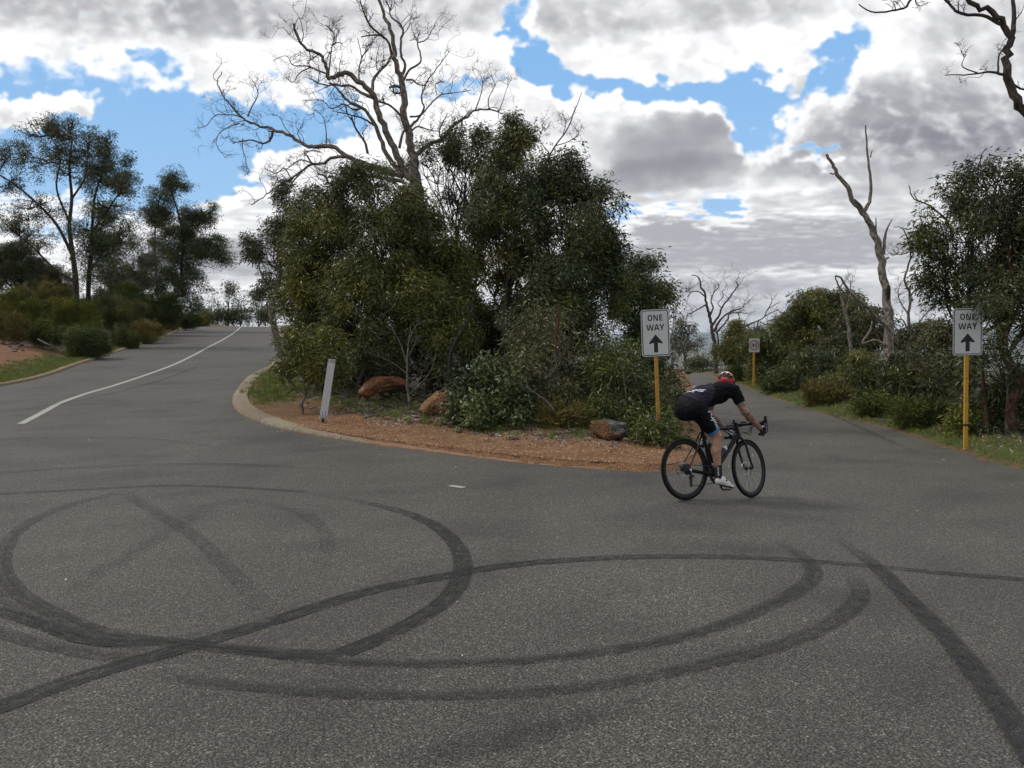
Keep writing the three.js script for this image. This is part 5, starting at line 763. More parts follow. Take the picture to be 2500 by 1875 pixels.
  scatter('grit', 'loose grit and pale specks strewn on the asphalt', 'grit', peb, std({ roughness: 0.9 }), gritAt, [[0.35, 0.18, 0.09], [0.45, 0.42, 0.38], [0.2, 0.1, 0.05], [0.6, 0.57, 0.5]], 0.005, 0.014, 3);
  // trees on the plain, far off
  const far = []; for (let i = 0; i < 4000; i++) { const r = 160 * Math.pow(60, rnd()), az = -0.15 + 0.85 * rnd(), x = Math.sin(az) * r, z = -Math.cos(az) * r; if (r < 190 && x < 30) continue; if (fbm2(x * 0.002 + 5, z * 0.002, 3) > -0.12) far.push(V(x, landH(x, z) + 1.5, z)); }
  const tree = (() => { const g = new THREE.IcosahedronGeometry(1, 2), p = g.attributes.position; for (let i = 0; i < p.count; i++) { const x = p.getX(i), y = p.getY(i), z = p.getZ(i), r = 1 + 0.4 * n3(x * 2.2, y * 2.2, z * 2.2); p.setXYZ(i, x * r * 4, y * r * 2.8, z * r * 4); } g.computeVertexNormals(); return g; })();
  scatter('far_woodland', 'scattered woodland on the hazy plain far beyond', 'woodland', tree, std({ roughness: 1 }), far, [[0.035, 0.045, 0.022], [0.05, 0.055, 0.03], [0.06, 0.06, 0.035]], 0.7, 1.5, 0.2);
}
// ---------------------------------------------------------------- the cyclist and the bicycle
// own axes: x ahead, y up, z to the rider's right; both stand on the line between the tyres
const rearC = hit(1675, 1221.5), headA = THREE.MathUtils.degToRad(31.3), fwd = V(Math.cos(headA), 0, -Math.sin(headA));
const frontC = rearC.clone().addScaledVector(fwd, 1.0); frontC.y = roadH(frontC.x, frontC.z);
function onBike(o) { o.position.copy(rearC).lerp(frontC, 0.5); o.rotation.set(THREE.MathUtils.degToRad(-8), headA, Math.atan2(frontC.y - rearC.y, 1.0), 'YXZ'); return o; }
// surface of a field: naive surface nets on a grid
function netMesh(f, lo, hi, cell) {
  const n = ['x', 'y', 'z'].map((k) => Math.ceil((hi[k] - lo[k]) / cell) + 1), [nx, ny, nz] = n, val = new Float32Array(nx * ny * nz), id = (i, j, k) => (k * ny + j) * nx + i;
  for (let k = 0; k < nz; k++) for (let j = 0; j < ny; j++) for (let i = 0; i < nx; i++) val[id(i, j, k)] = f(lo.x + i * cell, lo.y + j * cell, lo.z + k * cell);
  const vert = new Int32Array(nx * ny * nz).fill(-1), pos = [], idx = [], E = [[0, 1], [2, 3], [4, 5], [6, 7], [0, 2], [1, 3], [4, 6], [5, 7], [0, 4], [1, 5], [2, 6], [3, 7]];
  for (let k = 0; k < nz - 1; k++) for (let j = 0; j < ny - 1; j++) for (let i = 0; i < nx - 1; i++) {
    const c = []; let m = 0; for (let q = 0; q < 8; q++) { const v = val[id(i + (q & 1), j + ((q >> 1) & 1), k + (q >> 2))]; c.push(v); if (v < 0) m |= 1 << q; }
    if (m === 0 || m === 255) continue;
    let x = 0, y = 0, z = 0, w = 0;
    for (const [a, b] of E) if ((c[a] < 0) !== (c[b] < 0)) { const t = c[a] / (c[a] - c[b]); x += lerp(a & 1, b & 1, t); y += lerp((a >> 1) & 1, (b >> 1) & 1, t); z += lerp(a >> 2, b >> 2, t); w++; }
    vert[id(i, j, k)] = pos.length / 3; pos.push(lo.x + (i + x / w) * cell, lo.y + (j + y / w) * cell, lo.z + (k + z / w) * cell);
  }
  for (let k = 1; k < nz - 1; k++) for (let j = 1; j < ny - 1; j++) for (let i = 1; i < nx - 1; i++) {
    const s = val[id(i, j, k)] < 0;
    for (const [di, dj, dk, q] of [[1, 0, 0, [[0, 0, 0], [0, -1, 0], [0, -1, -1], [0, 0, -1]]], [0, 1, 0, [[0, 0, 0], [0, 0, -1], [-1, 0, -1], [-1, 0, 0]]], [0, 0, 1, [[0, 0, 0], [-1, 0, 0], [-1, -1, 0], [0, -1, 0]]]]) {
      const e = val[id(i + di, j + dj, k + dk)] < 0; if (s === e) continue;
      const v = q.map(([a, b, c]) => vert[id(i + a, j + b, k + c)]); if (v.some((t) => t < 0)) continue;
      s ? idx.push(v[0], v[1], v[2], v[0], v[2], v[3]) : idx.push(v[0], v[2], v[1], v[0], v[3], v[2]);
    }
  }
  const nor = new Float32Array(pos.length), h = cell * 0.5;
  for (let i = 0; i < pos.length; i += 3) { const [x, y, z] = [pos[i], pos[i + 1], pos[i + 2]]; let a = f(x + h, y, z) - f(x - h, y, z), b = f(x, y + h, z) - f(x, y - h, z), c = f(x, y, z + h) - f(x, y, z - h); const l = Math.hypot(a, b, c) || 1; nor[i] = a / l; nor[i + 1] = b / l; nor[i + 2] = c / l; }
  const g = new THREE.BufferGeometry(); g.setAttribute('position', new THREE.Float32BufferAttribute(pos, 3)); g.setAttribute('normal', new THREE.BufferAttribute(nor, 3)); g.setIndex(idx); g.setAttribute('uv', new THREE.BufferAttribute(new Float32Array(pos.length / 3 * 2), 2));
  // face the way the normals point
  let agree = 0; for (let i = 0; i < Math.min(idx.length, 3000); i += 3) { const [a, b, c] = [idx[i], idx[i + 1], idx[i + 2]].map((q) => V(pos[q * 3], pos[q * 3 + 1], pos[q * 3 + 2])); agree += Math.sign(b.sub(a).cross(c.sub(a)).dot(V(nor[idx[i] * 3], nor[idx[i] * 3 + 1], nor[idx[i] * 3 + 2]))); }
  if (agree < 0) { for (let i = 0; i < idx.length; i += 3) { const t = idx[i]; idx[i] = idx[i + 1]; idx[i + 1] = t; } g.setIndex(idx); }
  return g;
}
const bone = (a, b, ra, rb, sq = 1) => ({ a, b, ra, rb, d: b.clone().sub(a), l2: a.distanceToSquared(b) });
function bones(list, k) {
  return (x, y, z) => {
    let m = 1e3;
    for (const q of list) {
      const px = x - q.a.x, py = y - q.a.y, pz = z - q.a.z, t = clamp((px * q.d.x + py * q.d.y + pz * q.d.z) / (q.l2 || 1e-9), 0, 1), ex = px - q.d.x * t, ey = py - q.d.y * t, ez = pz - q.d.z * t, v = Math.sqrt(ex * ex + ey * ey + ez * ez) - lerp(q.ra, q.rb, t);
      const h = clamp(0.5 + 0.5 * (m - v) / k, 0, 1); m = lerp(m, v, h) - k * h * (1 - h);
    }
    return m;
  };
}
const J = { hipR: V(-0.37, 1.0, 0.085), kneeR: V(-0.12, 0.70, 0.125), ankR: V(-0.118, 0.245, 0.12), hipL: V(-0.37, 1.0, -0.085), kneeL: V(0.05, 0.95, -0.14), ankL: V(-0.13, 0.60, -0.125), shR: V(0.105, 1.215, 0.185), elR: V(0.205, 0.965, 0.25), wrR: V(0.445, 0.79, 0.232), shL: V(0.085, 1.215, -0.185), elL: V(0.15, 0.965, -0.245), wrL: V(0.385, 0.79, -0.238) };
const trunkBones = (e) => [bone(V(-0.40, 1.0, -0.06), V(-0.40, 1.0, 0.06), 0.127 + e, 0.127 + e), bone(V(-0.40, 1.04, 0), V(-0.22, 1.14, 0), 0.13 + e, 0.128 + e), bone(V(-0.22, 1.14, -0.045), V(-0.01, 1.185, -0.06), 0.108 + e, 0.115 + e), bone(V(-0.22, 1.14, 0.045), V(-0.01, 1.185, 0.06), 0.108 + e, 0.115 + e), bone(V(0.04, 1.215, -0.13), V(0.04, 1.215, 0.13), 0.088 + e, 0.088 + e)];
const armU = (s, e) => s > 0 ? bone(J.shR, J.elR, 0.060 + e, 0.044 + e) : bone(J.shL, J.elL, 0.060 + e, 0.044 + e);
const thigh = (s, e) => s > 0 ? [bone(J.hipR, J.hipR.clone().lerp(J.kneeR, 0.55), 0.104 + e, 0.084 + e), bone(J.hipR.clone().lerp(J.kneeR, 0.55), J.kneeR, 0.084 + e, 0.058 + e)] : [bone(J.hipL, J.hipL.clone().lerp(J.kneeL, 0.55), 0.104 + e, 0.084 + e), bone(J.hipL.clone().lerp(J.kneeL, 0.55), J.kneeL, 0.084 + e, 0.058 + e)];
const calf = (k, a, s) => { const c = k.clone().lerp(a, 0.36).add(V(-0.028, 0, s * 0.004)); return [bone(k, c, 0.054, 0.054), bone(c, k.clone().lerp(a, 0.8), 0.054, 0.034), bone(k.clone().lerp(a, 0.75), a, 0.035, 0.034)]; };
const headPivot = V(0.17, 1.28, 0), headYaw = 0.62, hC = Math.cos(headYaw), hS = Math.sin(headYaw);
const headTurn = (p) => { const x = p.x - 0.08 - headPivot.x, z = p.z; return V(headPivot.x + x * hC + z * hS, p.y - 0.042, -x * hS + z * hC); }, headBack = (x, y, z) => { const a = x - headPivot.x; return [headPivot.x + 0.08 + a * hC - z * hS, y + 0.042, a * hS + z * hC]; };
const headBones = [bone(V(0.10, 1.235, 0), V(0.19, 1.295, 0), 0.062, 0.056), ...[bone(V(0.285, 1.372, 0), V(0.335, 1.358, 0), 0.088, 0.082), bone(V(0.345, 1.31, 0), V(0.375, 1.275, 0), 0.06, 0.038), bone(V(0.412, 1.345, 0), V(0.428, 1.318, 0), 0.010, 0.016), bone(V(0.405, 1.285, -0.015), V(0.405, 1.285, 0.015), 0.012, 0.012), bone(V(0.30, 1.345, 0.088), V(0.292, 1.372, 0.096), 0.012, 0.014), bone(V(0.30, 1.345, -0.088), V(0.292, 1.372, -0.096), 0.012, 0.014)].map((q) => bone(headTurn(q.a), headTurn(q.b), q.ra, q.rb))];
const fabricTex = dataTex(128, 128, (x, y) => { const q = 205 + 40 * Math.sin(x * 1.2) * Math.sin(y * 1.2) + 20 * n2(x * 0.06, y * 0.06); return [q, q, q]; });
const phys = (o) => new THREE.MeshPhysicalMaterial(o), jerseyMat = phys({ vertexColors: true, roughness: 0.8, specularIntensity: 0.25 }), shortsMat = phys({ color: lin(0.004, 0.004, 0.007), roughness: 0.7, specularIntensity: 0.3 }), skinMat = std({ vertexColors: true, roughness: 0.55 });
const man = onBike(thing('person', 'cyclist in black jersey and shorts with red helmet, crouched low on the bicycle', 'person'));
{
  // body: one surface from head to ankles
  const list = [...trunkBones(-0.008), armU(1, 0), armU(-1, 0), bone(J.elR, J.elR.clone().lerp(J.wrR, 0.35), 0.044, 0.046), bone(J.elR.clone().lerp(J.wrR, 0.35), J.wrR, 0.046, 0.028), bone(J.elL, J.elL.clone().lerp(J.wrL, 0.35), 0.044, 0.046), bone(J.elL.clone().lerp(J.wrL, 0.35), J.wrL, 0.046, 0.028), ...thigh(1, -0.002), ...thigh(-1, -0.002), ...calf(J.kneeR, J.ankR, 1), ...calf(J.kneeL, J.ankL, -1), ...headBones];
  const f = bones(list, 0.022), g = netMesh(f, V(-0.58, 0.18, -0.36), V(0.52, 1.5, 0.36), 0.0105);
  const elbow = J.elR;
  tint(g, (x, y, z) => {
    const n = fbm3(x * 14, y * 14, z * 14, 3), m = fbm3(x * 30 + 4, y * 30, z * 30, 3);
    let c = mix3([0.40, 0.225, 0.145], [0.33, 0.165, 0.10], clamp(0.5 + 1.3 * n, 0, 1));
    if (y < 0.85 && m > 0.16) c = mix3(c, [0.24, 0.10, 0.065], 0.6);                          // scrapes and hair on the legs
    if (y > 0.78 && x > 0.08 && Math.abs(z) > 0.16 && y < 1.2) { const t = fbm3(x * 26 + 2, y * 26, z * 26, 4), red = fbm3(x * 12, y * 12 + 9, z * 12, 2); if (t > -0.1) c = mix3(c, red > 0.05 && y > 1.0 ? [0.27, 0.06, 0.045] : t > 0.12 ? [0.05, 0.05, 0.05] : [0.13, 0.10, 0.08], 0.75); }
    const hd = headBack(x, y, z); if (hd[1] > 1.325 && hd[0] < 0.315 && hd[0] > 0.16) c = [0.03, 0.022, 0.018];   // short dark hair under the helmet
    return c;
  });
  part('body', g, skinMat, man);
  for (const s of [-1, 1]) part('eye', new THREE.SphereGeometry(0.011, 12, 8).translate(...headTurn(V(0.405, 1.352, s * 0.032)).toArray()), std({ color: lin(0.55, 0.55, 0.52), roughness: 0.2 }), man);
  // jersey
  const plane = (o, n) => (x, y, z) => (x - o.x) * n.x + (y - o.y) * n.y + (z - o.z) * n.z;
  const waist = plane(V(-0.42, 1.06, 0), V(-0.80, -0.60, 0)), capR = plane(J.shR.clone().lerp(J.elR, 0.60), J.elR.clone().sub(J.shR).normalize()), capL = plane(J.shL.clone().lerp(J.elL, 0.60), J.elL.clone().sub(J.shL).normalize()), neckCut = plane(V(0.125, 1.275, 0), V(0.68, 0.73, 0));
  const jf = bones([...trunkBones(0.006), armU(1, 0.009), armU(-1, 0.009), bone(V(0.06, 1.23, 0), V(0.15, 1.30, 0), 0.075, 0.066)], 0.04);
  const wrinkle = (x, y, z) => 0.0055 * n3(x * 8 + 2, y * 17, z * 9) + 0.003 * n3(x * 22, y * 34, z * 20);
  const jersey = netMesh((x, y, z) => { let d = jf(x, y, z) + wrinkle(x, y, z); d = Math.max(d, waist(x, y, z)); if (x > -0.06 && y < 1.3) d = Math.max(d, z > 0.12 ? capR(x, y, z) : z < -0.12 ? capL(x, y, z) : d); return Math.max(d, neckCut(x, y, z)); }, V(-0.58, 0.93, -0.38), V(0.34, 1.42, 0.38), 0.0095);
  tint(jersey, (x, y, z) => (x < -0.20 + 0.4 * (y - 1.1) ? [0.024, 0.022, 0.036] : [0.0045, 0.0045, 0.006]));
  const jm = part('jersey', jersey, jerseyMat, man);
  for (const [sh, el] of [[J.shR, J.elR], [J.shL, J.elL]]) { const c = sh.clone().lerp(el, 0.585), d = el.clone().sub(sh).normalize(), g2 = new THREE.TorusGeometry(0.0615, 0.0035, 8, 28); g2.applyQuaternion(new THREE.Quaternion().setFromUnitVectors(V(0, 0, 1), d)).translate(c.x, c.y, c.z); part('cuff_band', g2, std({ color: lin(0.10, 0.10, 0.11), roughness: 0.6 }), jm); }
  // shorts, hems and leg bands
  const hemOf = (h, k, t) => plane(h.clone().lerp(k, t), k.clone().sub(h).normalize()), hR = hemOf(J.hipR, J.kneeR, 0.86), hL = hemOf(J.hipL, J.kneeL, 0.86), bR = hemOf(J.hipR, J.kneeR, 0.77), bL = hemOf(J.hipL, J.kneeL, 0.77), top = plane(V(-0.36, 1.10, 0), V(0.75, 0.66, 0));
  const sf = bones([bone(V(-0.40, 1.0, -0.06), V(-0.40, 1.0, 0.06), 0.1305, 0.1305), bone(V(-0.40, 1.04, 0), V(-0.22, 1.14, 0), 0.132, 0.13), ...thigh(1, 0.006), ...thigh(-1, 0.006)], 0.03);
  const side = (z, r, l) => (z > 0 ? r : l);
  const shortsF = (x, y, z) => Math.max(sf(x, y, z) + 0.5 * wrinkle(x, y, z), top(x, y, z));
  const shorts = netMesh((x, y, z) => Math.max(shortsF(x, y, z), side(z, bR, bL)(x, y, z)), V(-0.58, 0.62, -0.26), V(0.14, 1.22, 0.26), 0.0095);
  const sm = part('shorts', shorts, shortsMat, man);
  const band = netMesh((x, y, z) => Math.max(sf(x, y, z) - 0.0015, side(z, hR, hL)(x, y, z), -side(z, bR, bL)(x, y, z)), V(-0.34, 0.62, -0.26), V(0.16, 1.1, 0.26), 0.007);
  part('leg_band', band, std({ color: lin(0.045, 0.17, 0.36), roughness: 0.65 }), sm);
  // print on the cloth
  const decal = (geo, at_, xDir, normal, w, h, dep) => { const zAx = normal.clone().normalize(), xAx = xDir.clone().addScaledVector(zAx, -xDir.dot(zAx)).normalize(), yAx = V().crossVectors(zAx, xAx), e = new THREE.Euler().setFromRotationMatrix(new THREE.Matrix4().makeBasis(xAx, yAx, zAx)); const d = new DecalGeometry(new THREE.Mesh(geo), at_, e, V(w, h, dep)); const p = d.attributes.position, n = d.attributes.normal; for (let i = 0; i < p.count; i++) p.setXYZ(i, p.getX(i) + n.getX(i) * 0.0025, p.getY(i) + n.getY(i) * 0.0025, p.getZ(i) + n.getZ(i) * 0.0025); return d; };
  const script = faceTex(512, 224, (g) => {
    g.clearRect(0, 0, 512, 224); g.strokeStyle = '#ffffff'; g.lineCap = g.lineJoin = 'round';
    const line = (w, ...p) => { g.lineWidth = w; g.beginPath(); g.moveTo(p[0], p[1]); for (let i = 2; i < p.length; i += 6) g.bezierCurveTo(p[i], p[i + 1], p[i + 2], p[i + 3], p[i + 4], p[i + 5]); g.stroke(); };
    line(17, 92, 36, 76, 90, 62, 140, 40, 178); line(14, 30, 96, 10, 40, 90, 4, 150, 14, 206, 26, 190, 92, 96, 108); line(15, 96, 108, 130, 120, 140, 170, 176, 172, 196, 168, 200, 140, 206, 118);
    line(14, 206, 112, 196, 150, 200, 176, 226, 160); line(12, 212, 82, 213, 84, 214, 84, 214, 84);
    line(14, 246, 112, 236, 150, 226, 190, 214, 216); line(13, 244, 130, 262, 100, 300, 108, 290, 140, 280, 172, 246, 170, 240, 158);
    line(14, 352, 122, 338, 100, 304, 116, 306, 146, 308, 172, 336, 172, 354, 156); line(14, 392, 112, 356, 112, 356, 174, 388, 170, 420, 164, 424, 112, 392, 112);
    line(14, 442, 112, 436, 140, 432, 160, 430, 172); line(13, 438, 140, 448, 112, 470, 104, 492, 116);
  });
  const white = std({ map: script, transparent: true, color: lin(0.8, 0.8, 0.82), roughness: 0.6 });
  const back = decal(jersey, V(-0.34, 1.185, 0.035), V(0.55, 0.20, 0.80), V(-0.35, 0.85, 0.38), 0.25, 0.11, 0.22); part('lettering', back, white, jm);
  const leg = decal(shorts, V(-0.215, 0.875, 0.2), V(0.52, -0.85, 0.05), V(-0.28, 0.05, 0.96), 0.28, 0.115, 0.16); part('lettering', leg, white, sm);
  const dots = faceTex(512, 256, (g) => { g.clearRect(0, 0, 512, 256); const r = mulberry(9); g.fillStyle = '#ffffff'; for (let i = 0; i < 90; i++) { g.save(); g.translate(20 + 470 * r(), 20 + 215 * r()); g.rotate(r() * 6); g.globalAlpha = 0.5 + 0.5 * r(); const s = 3 + 8 * r() * r(); g.fillRect(-s, -s * 0.5, s * 2, s * (0.5 + r())); g.restore(); } g.globalAlpha = 1; g.beginPath(); g.moveTo(180, 40); g.lineTo(260, 62); g.lineTo(240, 96); g.lineTo(300, 120); g.lineTo(210, 130); g.closePath(); g.fill(); });
  part('pattern', decal(jersey, V(-0.25, 1.26, -0.03), V(0.9, 0.22, 0.2), V(-0.25, 0.96, 0.05), 0.26, 0.15, 0.16), std({ map: dots, transparent: true, color: lin(0.75, 0.75, 0.76), roughness: 0.6 }), jm);
  const badge = faceTex(256, 128, (g) => { g.clearRect(0, 0, 256, 128); g.strokeStyle = '#ffffff'; g.lineWidth = 8; g.beginPath(); g.moveTo(20, 30); g.lineTo(150, 100); g.lineTo(220, 70); g.moveTo(60, 24); g.lineTo(230, 30); g.stroke(); });
  part('pattern', decal(jersey, V(-0.08, 1.285, 0.0), V(0.95, 0.15, 0.3), V(-0.15, 0.98, 0.1), 0.14, 0.07, 0.12), std({ map: badge, transparent: true, color: lin(0.6, 0.6, 0.62), roughness: 0.6 }), jm);
  // helmet
  const hc = V(0.295, 1.398, 0), tilt = 0.10, ct = Math.cos(tilt), st = Math.sin(tilt);
  const loc = (x0, y0, z0) => { const [x, y, z] = headBack(x0, y0, z0), a = x - hc.x, b = y - hc.y; return [a * ct + b * st, -a * st + b * ct, z]; };
  const ell = (p, a, b, c) => { const k = Math.hypot(p[0] / a, p[1] / b, p[2] / c); return (k - 1) * Math.min(a, b, c); };
  const slots = []; for (const i of [-2, -1, 0, 1, 2]) { const a = i * 0.62, y = Math.cos(a) * 0.086, z = Math.sin(a) * 0.086; slots.push(bone(V(-0.118, y * 0.55, z * 0.72), V(-0.05, y, z), i % 2 ? 0.018 : 0.021, 0.019), bone(V(0.0, y * 1.02, z * 1.02), V(0.10, y * 0.72, z * 0.75), 0.02, 0.016)); }
  const slotF = bones(slots, 0.002);
  const shell = netMesh((x, y, z) => { const p = loc(x, y, z); let d = Math.max(ell(p, 0.136, 0.098, 0.096), -ell(p, 0.112, 0.078, 0.076), -(p[1] + 0.045 - 0.25 * Math.max(0, -p[0] - 0.05) * -1)); return Math.max(d, -slotF(p[0], p[1], p[2])); }, V(0.02, 1.24, -0.24), V(0.44, 1.52, 0.2), 0.005);
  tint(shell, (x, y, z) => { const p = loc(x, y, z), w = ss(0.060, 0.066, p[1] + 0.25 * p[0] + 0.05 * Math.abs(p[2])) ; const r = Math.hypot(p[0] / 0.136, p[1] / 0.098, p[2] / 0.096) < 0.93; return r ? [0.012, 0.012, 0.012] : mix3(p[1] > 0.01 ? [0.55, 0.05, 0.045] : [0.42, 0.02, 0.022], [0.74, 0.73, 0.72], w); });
  const hm = part('helmet', shell, std({ vertexColors: true, roughness: 0.28 }), man);
  part('padding', new THREE.SphereGeometry(1, 24, 16, 0, Math.PI * 2, 0, Math.PI * 0.55).scale(0.113, 0.08, 0.077).rotateZ(tilt).rotateY(headYaw).translate(...headTurn(hc).toArray()), black, hm);
  // socks with white lettering, shoes
  const sockTex = faceTex(128, 512, (g) => { g.fillStyle = '#0b0b0d'; g.fillRect(0, 0, 128, 512); g.save(); g.translate(64, 470); g.rotate(-Math.PI / 2); g.fillStyle = '#c9c9cc'; g.font = 'bold 84px sans-serif'; const m = g.measureText('RIPCOR').width; g.scale(410 / m, 1); g.fillText('RIPCOR', 0, 30); g.restore(); });
  const sockDecal = std({ map: sockTex, roughness: 0.8 });
  const shoeWhite = std({ color: lin(0.58, 0.58, 0.57), roughness: 0.4 }), soleMat = std({ color: lin(0.015, 0.015, 0.016), roughness: 0.5 });
  for (const [s, k, a, heel, toe] of [[1, J.kneeR, J.ankR, V(-0.152, 0.175, 0.125), V(0.075, 0.128, 0.14)], [-1, J.kneeL, J.ankL, V(-0.165, 0.545, -0.125), V(-0.02, 0.40, -0.14)]]) {
    const t = k.clone().lerp(a, 0.70), sg = limb(curve([t, t.clone().lerp(a, 0.5), a, a.clone().lerp(heel, 0.35)], 10), [0.043, 0.0425, 0.042, 0.0415, 0.041, 0.0405, 0.040, 0.040, 0.041, 0.042, 0.042], 18, true);
    const sock = part('sock', sg, std({ color: lin(0.012, 0.012, 0.014), roughness: 0.85 }), man);
    const mid = t.clone().lerp(a, 0.52), up = t.clone().sub(a).normalize();
    if (s > 0) part('lettering', decal(sg, mid.clone().add(V(-0.03, 0, 0.03)), V(0.71, 0, 0.71).cross(up).lengthSq() ? V().crossVectors(up, V(-0.9, 0, 0.45)) : V(1, 0, 0), V(-0.9, 0, 0.45), 0.034, 0.12, 0.08), sockDecal, sock);
    else part('lettering', decal(sg, mid.clone().add(V(-0.03, 0, 0.03)), V().crossVectors(up, V(-0.8, 0, 0.6)), V(-0.8, 0, 0.6), 0.05, 0.1, 0.08), sockDecal, sock);
    const dir = toe.clone().sub(heel).normalize(), upv = V(0, 1, 0).addScaledVector(dir, -dir.y).normalize();
    const P = (q, h, zz = 0) => heel.clone().lerp(toe, q).addScaledVector(upv, h).add(V(0, 0, zz));
    const sf2 = bones([bone(P(0.06, 0.03), P(0.25, 0.035), 0.036, 0.038), bone(P(0.1, 0.06), P(0.3, 0.065), 0.032, 0.036), bone(P(0.25, 0.04), P(0.62, 0.02, s * 0.004), 0.040, 0.040), bone(P(0.6, 0.012, s * 0.006), P(0.9, 0.004, s * 0.004), 0.040, 0.028)], 0.02), flat = plane(P(0.3, -0.004), upv.clone().negate());
    const sl = heel.clone().min(toe).addScalar(-0.08), sh = heel.clone().max(toe).addScalar(0.13);
    const shoe = part('shoe', netMesh((x, y, z) => Math.max(sf2(x, y, z), flat(x, y, z)), sl, sh, 0.006), shoeWhite, man);
    part('sole', netMesh((x, y, z) => Math.max(sf2(x, y, z) - 0.002, -flat(x, y, z) - 0.003, flat(x, y, z) - 0.010), sl, sh, 0.006), soleMat, shoe);
    for (const q of [0.5, 0.68]) { const c = P(q, 0.02), g = new THREE.TorusGeometry(0.041, 0.005, 8, 24, Math.PI).applyQuaternion(new THREE.Quaternion().setFromUnitVectors(V(0, 0, 1), dir)); part('strap', g.translate(c.x, c.y, c.z), std({ color: lin(0.09, 0.09, 0.1), roughness: 0.5 }), shoe); }
    part('dial', new THREE.CylinderGeometry(0.011, 0.011, 0.01, 16).rotateX(Math.PI / 2).translate(...P(0.42, 0.05, s * 0.036).toArray()), soleMat, shoe);
  }
}
// ---- bicycle
const bike = onBike(thing('bicycle', 'black road bicycle with drop bars turning left on the asphalt', 'bicycle'));
const frameMat = phys({ color: lin(0.006, 0.006, 0.008), roughness: 0.4, specularIntensity: 0.6 }), rubberMat = phys({ color: lin(0.008, 0.008, 0.008), roughness: 0.85, specularIntensity: 0.35 }), metalMat = std({ color: lin(0.42, 0.42, 0.43), metalness: 0.9, roughness: 0.35 }), darkMetal = std({ color: lin(0.05, 0.05, 0.053), metalness: 0.6, roughness: 0.5 }), tapeMat = phys({ color: lin(0.008, 0.008, 0.009), roughness: 0.8, specularIntensity: 0.4 });
const steer0 = V(0.315, 0.83, 0), steerAx = V(-0.27, 0.963, 0).normalize(), steerQ = new THREE.Quaternion().setFromAxisAngle(steerAx, THREE.MathUtils.degToRad(11));
const turned = (p) => p.clone().sub(steer0).applyQuaternion(steerQ).add(steer0);
const turnGeo = (g) => { g.translate(-steer0.x, -steer0.y, -steer0.z); g.applyQuaternion(steerQ); return g.translate(steer0.x, steer0.y, steer0.z); };
const BBp = V(-0.085, 0.272, 0), RH = V(-0.5, 0.338, 0), FH = V(0.5, 0.338, 0), SC = V(-0.225, 0.775, 0), HT = V(0.31, 0.82, 0), HB = V(0.342, 0.705, 0);
part('frame', [bar(HT.clone().lerp(HB, 0.16), SC, 0.019, 0.016, 14), bar(HT.clone().lerp(HB, 0.8), BBp, 0.027, 0.026, 14), bar(SC.clone().add(V(-0.008, 0.03, 0)), BBp, 0.0175, 0.02, 14), bar(HT, HB, 0.024, 0.026, 14), new THREE.CylinderGeometry(0.026, 0.026, 0.085, 18).rotateX(Math.PI / 2).translate(BBp.x, BBp.y, 0), ...[-1, 1].flatMap((s) => [limb(curve([BBp.clone().add(V(-0.01, 0, s * 0.03)), V(-0.25, 0.298, s * 0.05), V(-0.42, 0.325, s * 0.064), RH.clone().add(V(0.01, 0, s * 0.066))], 8), taper(9, 0.014, 0.010), 8, true), limb(curve([SC.clone().add(V(-0.01, -0.03, s * 0.012)), V(-0.32, 0.60, s * 0.042), V(-0.46, 0.40, s * 0.06), RH.clone().add(V(0, 0.012, s * 0.066))], 8), taper(9, 0.0095, 0.008), 8, true), new THREE.CylinderGeometry(0.018, 0.018, 0.008, 14).rotateX(Math.PI / 2).translate(RH.x, RH.y, s * 0.066)])], frameMat, bike);
part('head_badge', box(0.004, 0.03, 0.016, 0.352, 0.79, 0), metalMat, bike);
const SD = V(-0.30, 0.925, 0);
part('seatpost', bar(SC, V(-0.275, 0.915, 0), 0.0135, 0.0135, 12), frameMat, bike);
part('saddle', netMesh((() => { const f = bones([bone(V(-0.40, 0.955, -0.045), V(-0.40, 0.955, 0.045), 0.026, 0.026), bone(V(-0.40, 0.952, -0.04), V(-0.24, 0.945, 0), 0.024, 0.02), bone(V(-0.40, 0.952, 0.04), V(-0.24, 0.945, 0), 0.024, 0.02), bone(V(-0.26, 0.945, 0), V(-0.15, 0.938, 0), 0.02, 0.017)], 0.02); return f; })(), V(-0.46, 0.9, -0.1), V(-0.11, 1.0, 0.1), 0.007), tapeMat, bike);
